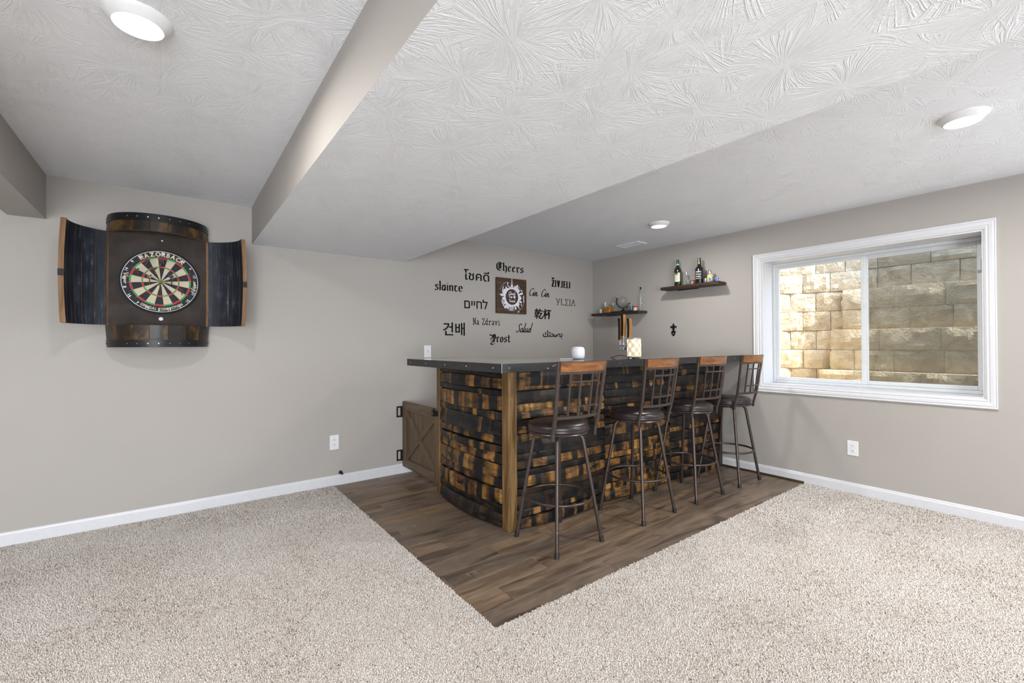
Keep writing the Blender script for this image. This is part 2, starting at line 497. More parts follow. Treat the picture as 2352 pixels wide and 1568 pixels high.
# ------------------------------------------------------------------ carpet: backing and pile
CB = plain('carpet_backing', srgb(186, 176, 166), .95, scale=200, var=.2)
m = MB()
m.box(XL, WOODX0, YF, 0, -.01, .003).box(WOODX0, 0, YF, WOODY0, -.01, .003)
carpet = m.build('floor_carpet', CB, kind='structure')
t = NT('carpet_yarn')
at = t.n('Attribute', attribute_name='tone')
big = t.noise(t.obj(), 2.2, 3)
v = t.math('ADD', at.outputs['Fac'], t.math('MULTIPLY', t.math('SUBTRACT', big, .5), .75))
yc = t.ramp(v, [(.0, srgb(158, 143, 128)), (.12, srgb(202, 192, 183)), (.4, srgb(224, 217, 211)), (1, srgb(238, 234, 230))])
YARN = t.fin(yc, .9, 0, None, .1)
def pile():
    # candidate points in the part of the carpet that can be seen, plus a margin
    def grid(sp, dmin, dmax, mg):
        xs = np.arange(-7.2, 0, sp); ys = np.arange(-4.4, 0, sp)
        X, Y = np.meshgrid(xs, ys); X = X.ravel(); Y = Y.ravel()
        X = X + rng.uniform(-.5, .5, X.size) * sp; Y = Y + rng.uniform(-.5, .5, Y.size) * sp
        dx = X - CAM.x; dy = Y - CAM.y
        D = dx * math.sin(YAW) + dy * math.cos(YAW); L = dx * math.cos(YAW) - dy * math.sin(YAW)
        ok = (D > dmin) & (D <= dmax) & (np.abs(L) < 1.16 * D + mg) & (X < -.016) & (Y < -.016) & ((X < WOODX0) | (Y < WOODY0))
        return X[ok], Y[ok], np.full(ok.sum(), sp)
    parts = [grid(.0063, 1.45, 2.2, .10), grid(.0075, 2.2, 3.2, .12), grid(.0108, 3.2, 7, .25)]
    X = np.concatenate([p[0] for p in parts]); Y = np.concatenate([p[1] for p in parts]); S = np.concatenate([p[2] for p in parts])
    n = X.size
    az = rng.uniform(0, 2 * pi, n); az2 = az + rng.uniform(-1.3, 1.3, n); lean = rng.uniform(.3, 1.0, n)
    r = S * rng.uniform(.28, .40, n); h = rng.uniform(.007, .012, n)
    dx, dy = np.cos(az), np.sin(az)
    # ring 0 (base), ring 1 (middle, lifted), tip (laid over)
    V = np.empty((n, 7, 3), np.float32)
    mx, my = X + dx * lean * S * .7, Y + dy * lean * S * .7
    tx, ty = mx + np.cos(az2) * lean * S * 1.5, my + np.sin(az2) * lean * S * 1.5
    for k in range(3):
        a = az + 2 * pi * k / 3
        V[:, k, 0] = X + np.cos(a) * r; V[:, k, 1] = Y + np.sin(a) * r; V[:, k, 2] = .002
        V[:, 3 + k, 0] = mx + np.cos(a) * r * .8; V[:, 3 + k, 1] = my + np.sin(a) * r * .8; V[:, 3 + k, 2] = h * .8 + np.cos(2 * pi * k / 3) * -.001
    V[:, 6, 0] = tx; V[:, 6, 1] = ty; V[:, 6, 2] = h * (1.0 - .5 * lean)
    tri = np.array([[0, 1, 4], [0, 4, 3], [1, 2, 5], [1, 5, 4], [2, 0, 3], [2, 3, 5], [3, 4, 6], [4, 5, 6], [5, 3, 6]], np.int32)
    idx = (tri[None] + (np.arange(n, dtype=np.int32) * 7)[:, None, None]).reshape(-1)
    me = bpy.data.meshes.new('carpet_pile')
    me.vertices.add(n * 7); me.vertices.foreach_set('co', V.reshape(-1))
    nf = n * 9
    me.loops.add(nf * 3); me.loops.foreach_set('vertex_index', idx)
    me.polygons.add(nf); me.polygons.foreach_set('loop_start', np.arange(0, nf * 3, 3, dtype=np.int32))
    me.update(calc_edges=True)
    me.polygons.foreach_set('use_smooth', np.ones(nf, bool))
    a = me.attributes.new('tone', 'FLOAT', 'POINT'); a.data.foreach_set('value', np.repeat(rng.beta(1.6, 1.4, n), 7).astype(np.float32))
    me.materials.append(YARN)
    o = bpy.data.objects.new('carpet_pile', me); o.parent = carpet; COL.objects.link(o)
    tag(o, kind='stuff'); print('tufts', n)
pile()

# ------------------------------------------------------------------ window_1
win = empty('window_1', (0, 0, 0), kind='structure')
def casing(p_in0, p_in1, p_out0, p_out1):
    # mitred moulding between inner and outer outline (points are (y, z)), stepping out from the wall
    m = MB(); lv = [(0, .0), (0, .010), (.18, .016), (.3, .012), (.42, .017), (.7, .019), (.82, .014), (.9, .018), (1, .018), (1, 0)]
    a0, a1, b0, b1 = map(Vector, (p_in0, p_in1, p_out0, p_out1)); vs = []
    for (s_, e_) in ((a0, b0), (a1, b1)):
        for f, d in lv:
            q = s_.lerp(e_, f); vs.append((-d, q.x, q.y))
    n = len(lv); fs = [(i, i + 1, i + 1 + n, i + n) for i in range(n - 1)] + [(n - 1, 0, n, 2 * n - 1)]
    fs += [tuple(range(n)), tuple(range(2 * n - 1, n - 1, -1))]
    return m.add(vs, fs).build('casing', TRIMW, win)
I = [(wy0, wz1), (wy1, wz1), (wy1, wz0), (wy0, wz0)]
O = [(-2.163, 2.165), (-3.822, 2.165), (-3.822, .815), (-2.163, .815)]
for k in range(4): casing(I[k], I[(k + 1) % 4], O[k], O[(k + 1) % 4])
JB = .215   # depth of the jamb in front of the vinyl frame
jt = .012
m = MB()
m.box(0.0, .3, wy0 - jt, wy0, wz0, wz1).box(0, .3, wy1, wy1 + jt, wz0, wz1).box(0.0004, .3, wy1 + jt, wy0 - jt, wz1 - jt, wz1).box(0.0004, .3, wy1 + jt, wy0 - jt, wz0, wz0 + jt)
m.build('jamb', TRIMW, win)
def ring(name, y0, y1, z0, z1, wd, x0, x1, mat, bev=.004, parent=win, wb=None):
    m = MB(); wb = wb or wd
    m.box(x0, x1, y0 - wd, y0, z0, z1, bev=bev).box(x0, x1, y1, y1 + wd, z0, z1, bev=bev)
    m.box(x0, x1, y1 + wd, y0 - wd, z1 - wd, z1, bev=bev).box(x0, x1, y1 + wd, y0 - wd, z0, z0 + wb, bev=bev)
    return m.build(name, mat, parent, smooth=30)
ring('vinyl_frame', wy0 - jt, wy1 + jt, wz0 + jt, wz1 - jt, .026, JB, .295, VINYL)
GL = glass('window_glass', (.93, .95, .94))
SCR = glass('insect_screen', (.84, .84, .82), .20, (.22, .21, .19))
s1 = ring('sash', -2.272, -3.01, .918, 2.062, .034, JB + .006, JB + .036, VINYL)
s2 = ring('sash', -2.985, -3.726, .918, 2.062, .034, JB + .038, JB + .066, VINYL)
MB().box(JB + .02, JB + .024, -2.978, -2.304, .95, 2.03).build('pane', GL, s1)
MB().box(JB + .05, JB + .054, -3.694, -3.017, .95, 2.03).build('pane', GL, s2)
MB().box(JB + .069, JB + .071, -3.70, -3.01, .945, 2.035).build('insect_screen', SCR, win)
MB().box(JB - .012, JB + .012, -3.722, -3.700, 1.83, 1.92, bev=.004).build('latch', VINYL, win)
MB().box(JB + .004, JB + .01, -3.012, -2.996, 1.10, 1.14).box(JB + .002, JB + .008, -3.012, -2.996, 1.60, 1.64).build('catch', VINYL, win)

# ------------------------------------------------------------------ window well of moulded stone blocks
def stonemat(name, a, b, c):
    t = NT(name); n1 = t.noise(t.obj(), 9, 5, .6, .6); n2 = t.noise(t.obj(), 45, 4, .6)
    rr = t.math('MULTIPLY', t.math('SUBTRACT', t.rnd(), .5), .25)
    col = t.ramp(t.math('ADD', n1, rr), [(.3, a[:3]), (.5, b[:3]), (.72, c[:3])])
    return t.fin(col, .75, 0, t.bump(t.math('ADD', n1, t.math('MULTIPLY', n2, .35)), .9, .05), .3)
STONE = stonemat('moulded_stone', srgb(188, 168, 136), srgb(210, 191, 160), srgb(228, 212, 184))
well = empty('window_well', (.32, -3.0, .8), label='beige stone-look window well with stepped ledges outside the window', cat='window well')
def wl(m, name, **k):
    o = m.build(name, STONE, None, **k); o.parent = well; o.matrix_parent_inverse = Matrix.Translation(-Vector((.32, -3.0, .8))); return o
def block(P0, P1, z0, z1, nrm, depth=.05):
    # rough-faced stone between two plan points
    P0, P1 = Vector(P0), Vector(P1); nrm = Vector((nrm[0], nrm[1], 0)).normalized(); nx, nz = 7, 5
    vs = []; fs = []; g = .0025
    L = (P1 - P0).length; u = (P1 - P0) / L; P0 = P0 + u * g; P1 = P1 - u * g; z0 += g; z1 -= g
    ph = random.uniform(0, 50)
    for j in range(nz + 1):
        for i in range(nx + 1):
            s_, t_ = i / nx, j / nz
            p = P0.lerp(P1, s_)
            edge = min(s_, 1 - s_, t_, 1 - t_)
            d = (.007 if edge > 0 else 0) + (random.uniform(-.008, .014) if edge > 0 else 0) + .005 * math.sin(ph + 5 * s_ + 3 * t_)
            vs.append((p.x + nrm.x * d, p.y + nrm.y * d, z0 + (z1 - z0) * t_))
    n0 = len(vs); vs += [(p.x - nrm.x * depth, p.y - nrm.y * depth, z) for p, z in ((P0, z0), (P1, z0), (P1, z1), (P0, z1))]
    W_ = nx + 1
    for j in range(nz):
        for i in range(nx):
            a = j * W_ + i; fs.append((a, a + 1, a + 1 + W_, a + W_))
    fs.append(tuple(range(0, W_))[::-1] + (n0, n0 + 1)); fs.append(tuple(nz * W_ + i for i in range(W_)) + (n0 + 2, n0 + 3))
    fs.append(tuple(j * W_ for j in range(nz + 1)) + (n0 + 3, n0)); fs.append(tuple(j * W_ + nx for j in range(nz, -1, -1)) + (n0 + 1, n0 + 2))
    m = MB(); m.add(vs, fs); return wl(m, 'stone_block', smooth=18)
zr = [.79 + .2125 * k for k in range(10)]
arc = [(.31, -1.80), (.46, -1.81), (.66, -1.85), (.86, -1.95), (1.02, -2.10), (1.13, -2.32), (1.19, -2.58), (1.2, -2.86)]
for k in range(len(zr) - 1):
    pts = [Vector(p) for p in arc]
    sh = .5 if k % 2 else 0
    if sh: pts = [pts[0]] + [pts[i].lerp(pts[i + 1], .5) for i in range(len(pts) - 1)] + [pts[-1]]
    for i in range(len(pts) - 1):
        a, b = pts[i], pts[i + 1]; d = b - a
        if d.length < .05: continue
        nrm = (-d.y, d.x) if False else (d.y, -d.x)
        nrm = Vector(nrm)
        if nrm.dot(Vector((.6, -3.0)) - a) < 0: nrm = -nrm
        block(a, b, zr[k], zr[k + 1], nrm)
    # tiers to the right, each standing further out
    X = 1.2 if k >= 5 else (1.1 if k >= 3 else (1.0 if k >= 1 else .9))
    ys = {1.2: -2.86, 1.1: -2.58, 1.0: -2.50, .9: -2.42}[X]
    y = ys; first = True
    while y > -4.25:
        wdt = random.uniform(.30, .46) * (.6 if first and k % 2 else 1)
        block((X, y), (X, max(y - wdt, -4.25)), zr[k], zr[k + 1], (-1, 0)); y -= wdt; first = False
for X, ys, ztop, zb in ((1.1, -2.58, zr[5], zr[3]), (1.0, -2.50, zr[3], zr[1]), (.9, -2.42, zr[1], zr[0])):
    MBt = MB().box(X + .006, 1.3, -4.25, ys - .006, zb - .01, ztop, bev=.008)
    wl(MBt, 'ledge')
    for a in range(int(round((ztop - zb) / .2125))):
        block((1.21, ys), (X, ys), zb + a * .2125, zb + (a + 1) * .2125, (0, 1), .03)
for k in range(len(zr) - 1):
    block((.31, -4.24), (.9, -4.24), zr[k], zr[k + 1], (0, 1))
wl(MB().box(.3, 1.35, -4.3, -1.72, .70, .80), 'gravel_bed')
wl(MB().box(1.26, 1.3, -4.3, -2.5, .7, 2.72), 'well_shell')
vs = []; fs = []
AA = [Vector(p) for p in arc]
for i, p in enumerate(AA):
    d = AA[min(i + 1, len(AA) - 1)] - AA[max(i - 1, 0)]; n_ = Vector((-d.y, d.x)).normalized()
    for o_ in (.022, .06):
        for z in (.72, 2.71): vs.append((p.x + n_.x * o_, p.y + n_.y * o_, z))
for i in range(len(AA) - 1):
    a, b = i * 4, i * 4 + 4; fs += [(a, a + 1, b + 1, b), (a + 2, b + 2, b + 3, a + 3), (a + 1, a + 3, b + 3, b + 1)]
wl(MB().add(vs, fs), 'well_shell')

# ------------------------------------------------------------------ ceiling lights and vent
LENS_M = emis('lamp_lens', (1.0, .95, .88), 9.0)
LENS_D = emis('lamp_lens_dim', (1.0, .91, .82), 1.1)
def clight(x, y, label, lens):
    o = empty('recessed_light', (x, y, H), label=label, cat='ceiling light', group='recessed ceiling lights')
    MB().lathe([(.100, 0), (.099, -.006), (.090, -.014), (.076, -.030), (.072, -.032), (.070, -.028)], 40, cap0=False, cap1=False).build('trim_ring', PLATE, o, smooth=50)
    MB().lathe([(.0705, -.029), (.05, -.033), (.0, -.035)], 40, cap0=False, cap1=False).build('lens', lens, o, smooth=50)
clight(-4.735, -2.24, 'large bright round recessed light above the dartboard side of the room', LENS_M)
clight(-1.42, -3.85, 'bright round recessed light in the ceiling at upper right near the window wall', LENS_M)
clight(-.925, -1.71, 'small dim round recessed light in the ceiling above the bar beside the vent', LENS_D)
vent = empty('air_vent', (-.415, -.985, H), label='white rectangular ceiling air vent with slats near the room corner', cat='vent')
m = MB(); m.box(-.085, .085, -.155, -.135, -.013, 0, bev=.003).box(-.085, .085, .135, .155, -.013, 0, bev=.003).box(-.085, -.065, -.135, .135, -.013, 0, bev=.003).box(.065, .085, -.135, .135, -.013, 0, bev=.003)
m.build('frame', PLATE, vent)
MB().box(-.06, .06, -.13, .13, -.0006, 0).build('duct_backing', plain('duct_grey', srgb(60, 59, 58), .8), vent)
for k in range(7):
    x = -.05 + k * .0167
    MB().box(-.006, .006, -.128, .128, -.001, .001).xf(Matrix.Translation((x, 0, -.006)) @ Matrix.Rotation(math.radians(40), 4, 'Y')).build('slat', PLATE, vent)

# ------------------------------------------------------------------ outlets, switch plate, door stop
def outlet(name, loc, rz, w_, h_, label, sockets=2, grp=None):
    o = empty(name, loc, rz, label=label, cat='outlet', group=grp)
    MB().box(-w_ / 2, w_ / 2, -.006, 0, -h_ / 2, h_ / 2, bev=.003).build('face_plate', PLATE, o, smooth=30)
    zz = (.021, -.021) if sockets == 2 else (0,)
    for z in zz:
        if sockets == 2:
            r = MB().prism([(.017 * math.cos(a) * 1.0, .0155 * math.sin(a) + z) for a in [2 * pi * i / 20 for i in range(20)]], -.0085, -.005).build('socket', PLATE, o)
            MB().box(-.0075, -.0050, -.009, -.0084, z + .0005, z + .009).box(.005, .0075, -.009, -.0084, z + .0015, z + .009).prism([(.0026 * math.cos(a), z - .006 + .0026 * math.sin(a)) for a in [2 * pi * i / 10 for i in range(10)]], -.009, -.0084).build('slot', HOLE, r)
        else:
            r = MB().box(-.017, .017, -.0085, -.005, -.033, .033, bev=.002).build('insert', PLATE, o)
            MB().box(-.003, .006, -.0095, -.0084, .004, .010).box(-.001, .004, -.0095, -.0084, -.008, -.002).build('jack', HOLE, r)
    return o
outlet('wall_outlet', (-3.4585, 0, .3945), 0, .082, .135, 'white duplex outlet on the wall left of the bar gate', 2, 'duplex wall outlets')
outlet('wall_outlet', (0, -2.97, .387), -pi / 2, .080, .127, 'white duplex outlet on the wall below the window', 2, 'duplex wall outlets')
outlet('cable_plate', (-2.516, 0, 1.2175), 0, .082, .128, 'white cable wall plate just above the left end of the bar top', 1)
ds = empty('door_stop', (-3.405, 0, .112), label='small black door stop sticking out above the baseboard', cat='door stop')
Rm = Matrix.Rotation(pi / 2, 4, 'X')
MB().lathe([(.016, 0), (.016, .004), (.006, .009)], 16, mat=Rm).build('base', BLKMET, ds, smooth=40)
MB().lathe([(.005, .006), (.005, .05)], 12, mat=Rm).build('rod', BLKMET, ds, smooth=40)
MB().lathe([(.007, .048), (.010, .052), (.010, .062), (.007, .066)], 14, mat=Rm).build('rubber_tip', RUBBER, ds, smooth=40)

# ------------------------------------------------------------------ bar base clad in barrel staves
BX0, BX1, BYF, BYB = -2.80, -.012, -1.80, -.79
bar = empty('bar_counter', (-1.4, -1.75, 0), label='L-shaped home bar clad in charred whiskey barrel staves', cat='bar')
def bp(m, name, mat, **k):
    o = m.build(name, mat, None, **k); o.parent = bar; o.matrix_parent_inverse = Matrix.Translation(-Vector((-1.4, -1.75, 0))); return o
BKB = plain('black_backing_board', (.007, .007, .008), .8)
bp(MB().box(-2.72, BX1, -1.792, -1.70, .002, 1.108), 'backing_board', BKB)
bp(MB().box(-2.785, -2.70, -1.74, -.80, .002, 1.108), 'backing_board', BKB)
bp(MB().box(-2.81, -2.738, -1.822, -1.737, .001, 1.1125, bev=.004), 'corner_post', OAK, smooth=30)
bp(MB().box(-2.812, -2.735, -.828, -.772, .001, 1.1125, bev=.004), 'end_post', OAK, smooth=30)
def stave(L, w_, bow, taper, name='stave'):
    # bowed barrel stave: length x, outward -y, height z; belly in the middle, narrower at the ends
    n = 12; m = MB(); th = .022; sag = .0035; vs = []
    for i in range(n + 1):
        s_ = -1 + 2 * i / n; x = s_ * L / 2; hw = w_ / 2 * (1 - taper * s_ * s_); y0 = -bow * (1 - s_ * s_)
        for a, b in ((-1, 0), (-.5, .75), (0, 1), (.5, .75), (1, 0)): vs.append((x, y0 - th - sag * b, hw * a))
        vs += [(x, y0, hw), (x, y0, -hw)]
    fs = []; K = 7
    for i in range(n):
        for k in range(K):
            fs.append((i * K + k, (i + 1) * K + k, (i + 1) * K + (k + 1) % K, i * K + (k + 1) % K))
    fs += [tuple(range(K)), tuple(n * K + k for k in range(K - 1, -1, -1))]
    return m.add(vs, fs)
def wall_of_staves(x0, x1, nrows, place, seed, bow):
    rr = random.Random(seed); L = x1 - x0
    ztop = 1.098; hs = [rr.uniform(.62, 1.35) for _ in range(nrows)]; tot = sum(hs); z = .004
    hs = [h * (1.15 if i % 2 == 0 else .72) for i, h in enumerate(hs)]; tot = sum(hs)
    for i, h in enumerate(hs):
        h = h / tot * (ztop - .004)
        b = bow * (rr.uniform(.95, 1.2) if i % 2 == 0 else rr.uniform(.35, .75))
        m = stave(L - .004, h * (1.0 if i % 2 == 0 else 1.08), b, rr.uniform(.08, .24))
        o = bp(m, 'stave', STAVE, smooth=28)
        tx = rr.uniform(-.20, .06)
        o.matrix_basis = place((x0 + x1) / 2, z + h / 2) @ Matrix.Rotation(rr.uniform(-.010, .010), 4, 'Y') @ Matrix.Rotation(tx, 4, 'X')
        z += h
seams = [-2.736, -1.832, -.925, -.014]
for c_ in range(3):
    wall_of_staves(seams[c_], seams[c_ + 1], (17, 16, 17)[c_], lambda xm, zm: Matrix.Translation((xm, -1.79, zm)), 11 + c_, .043)
wall_of_staves(.832, 1.735, 14, lambda xm, zm: Matrix.Translation((-2.785, -xm, zm)) @ Matrix.Rotation(-pi / 2, 4, 'Z'), 5, .052)
bp(MB().box(-.055, -.013, -1.835, -1.79, .002, 1.11, bev=.003), 'end_strip', woodmat('dark_end_strip', srgb(40, 32, 26), srgb(60, 48, 40), srgb(76, 62, 50), 'z'))

# ------------------------------------------------------------------ bar top with metal edging
ZT, TH = 1.168, .053
SLAB = NT('black_bar_top')
nz = SLAB.noise(SLAB.obj(), 6, 3)
SLABM = SLAB.fin(SLAB.ramp(nz, [(.3, (.030, .029, .028)), (.7, (.045, .043, .041))]), .05, 0, None, .8, 1.0)
EDGE = plain('dark_metal_edging', srgb(56, 55, 57), .42, .5, var=.12, scale=12)
SCUFF = plain('bare_scuff', srgb(170, 172, 176), .5)
top = empty('countertop', (-2.8, -1.8, ZT - TH), label='dark L-shaped bar top with black metal edging and screws', cat='countertop')
def tp(m, name, mat, **k):
    o = m.build(name, mat, None, **k); o.parent = top; o.matrix_parent_inverse = Matrix.Translation(-Vector((-2.8, -1.8, ZT - TH))); return o
TX0, TYF, TYE, TXI, TYB = -3.046, -2.069, -.696, -2.50, -1.43
tp(MB().box(TX0, TXI, TYF, TYE, ZT - TH, ZT, bev=.002), 'slab', SLABM)
tp(MB().box(TXI + .004, -.002, TYF, TYB, ZT - TH, ZT - .0015, bev=.002), 'slab', SLABM)
e = .003
tp(MB().box(TX0 - e, TX0 - .0003, TYF - e, TYE + e, ZT - TH - .002, ZT + .0008), 'edging', EDGE)
tp(MB().box(TX0 + .004, -.002, TYF - e, TYF - .0003, ZT - TH - .002, ZT + .0002), 'edging', EDGE)
tp(MB().box(TX0, TXI, TYE + .0003, TYE + e, ZT - TH - .002, ZT + .0006), 'edging', EDGE)
tp(MB().box(TX0 - e, TX0 - .0004, TYF - e - .0012, TYF - .0002, ZT - TH - .003, ZT + .001), 'corner_seam', SCREW)
scr = MB().lathe([(.0045, 0), (.0035, .0015), (.0, .002)], 10, cap1=False)
def screw(x, y, z, R_):
    o = tp(MB().lathe([(.0045, 0), (.0035, .0016), (.0008, .002)], 10), 'screw', SCREW); o.matrix_basis = Matrix.Translation((x, y, z)) @ R_
for y in (-.76, -1.05, -1.36, -1.66, -1.98): screw(TX0 - e, y, ZT - .027, Matrix.Rotation(-pi / 2, 4, 'Y'))
for x in (-2.99, -2.35, -1.95, -1.35, -.75, -.2): screw(x, TYF - e, ZT - .027, Matrix.Rotation(pi / 2, 4, 'X'))
# chipped paint on the front edging
tp(MB().prism([(-2.64, 1.142), (-2.615, 1.148), (-2.57, 1.164), (-2.545, 1.166), (-2.59, 1.152), (-2.63, 1.139)], TYF - e - .0006, TYF - e).prism([(-2.682, 1.131), (-2.668, 1.133), (-2.665, 1.127), (-2.68, 1.126)], TYF - e - .0006, TYF - e), 'scuff', SCUFF)
tp(MB().box(-.9, -.05, -1.5, -1.46, ZT - TH - .04, ZT - TH - .002), 'support_rail', BKB)

# ------------------------------------------------------------------ bar gate
gate = empty('bar_gate', (-2.79, 0, .07), label='low brown wooden gate with an X brace between wall and bar', cat='gate')
def gp(m, name, mat, par=None, **k):
    o = m.build(name, mat, None, **k)
    if par: o.parent = par; o.matrix_parent_inverse = par.matrix_parent_inverse.copy(); o.matrix_parent_inverse = Matrix.Identity(4); 
    else: o.parent = gate; o.matrix_parent_inverse = Matrix.Translation(-Vector((-2.79, 0, .07)))
    return o
GY0, GY1, GZ0, GZ1 = -.014, -.765, .072, .722
gp(MB().box(-2.785, -2.770, GY1 + .01, GY0 - .01, GZ0 + .01, GZ1 - .01), 'panel', GATEW)
for a, b in ((GY0 - .062, GY0), (GY1, GY1 + .072)): gp(MB().box(-2.802, -2.766, a, b, GZ0, GZ1, bev=.003), 'stile', GATEW, smooth=30)
for a, b in ((GZ0, GZ0 + .085), (GZ1 - .085, GZ1)): gp(MB().box(-2.8018, -2.7662, GY1 + .072, GY0 - .062, a, b, bev=.003), 'rail', GATEH, smooth=30)
ya, yb, za, zb = GY0 - .062, GY1 + .072, GZ0 + .085, GZ1 - .085
def brace(p, q, x0, x1):
    p, q = Vector(p), Vector(q); d = (q - p).normalized(); n = Vector((-d.y, d.x)) * .029
    P = [p + n - d * .0, q + n, q - n, p - n]
    # clipped to the frame opening
    m = MB(); poly = [(v_.x, v_.y) for v_ in P]
    def clip(poly, f):
        out = []
        for i in range(len(poly)):
            a, b = poly[i], poly[(i + 1) % len(poly)]; fa, fb = f(a), f(b)
            if fa >= 0: out.append(a)
            if fa * fb < 0:
                t_ = fa / (fa - fb); out.append((a[0] + (b[0] - a[0]) * t_, a[1] + (b[1] - a[1]) * t_))
        return out
    ext = .05
    poly = [(p + n - d * ext), (q + n + d * ext), (q - n + d * ext), (p - n - d * ext)]; poly = [(v_.x, v_.y) for v_ in poly]
    for f in (lambda a: ya - a[0], lambda a: a[0] - yb, lambda a: a[1] - za, lambda a: zb - a[1]): poly = clip(poly, f)
    m.prism(poly, 0, 1)
    m.v = [(x0 + (x1 - x0) * v_[1], v_[0], v_[2]) for v_ in m.v]
    m.f = [f[::-1] for f in m.f]
    return m
gp(brace((ya, zb), (yb, za), -2.798, -2.784), 'brace', GATEW)
gp(brace((ya, za), (yb, zb), -2.7965, -2.784), 'brace', GATEW)
for z in (.618, .182):
    h = gp(MB().box(-2.8045, -2.800, -.016, -.002, z - .052, z + .052), 'hinge', BLKMET)
    gp(MB().box(-2.858, -2.846, -.008, -.0005, z - .054, z + .054).box(-2.846, -2.814, -.0078, -.0005, z + .040, z + .054).box(-2.846, -2.814, -.0078, -.0005, z - .054, z - .040).box(-2.818, -2.8025, -.018, -.0005, z - .054, z + .054), 'hinge_leaf', BLKMET)
gp(MB().box(-2.826, -2.812, -.800, -.758, .668, .712, bev=.002).box(-2.84, -2.826, -.765, -.755, .676, .735).box(-2.84, -2.802, -.755, -.725, .70, .712).box(-2.84, -2.802, -.755, -.73, .665, .677), 'latch', BLKMET)

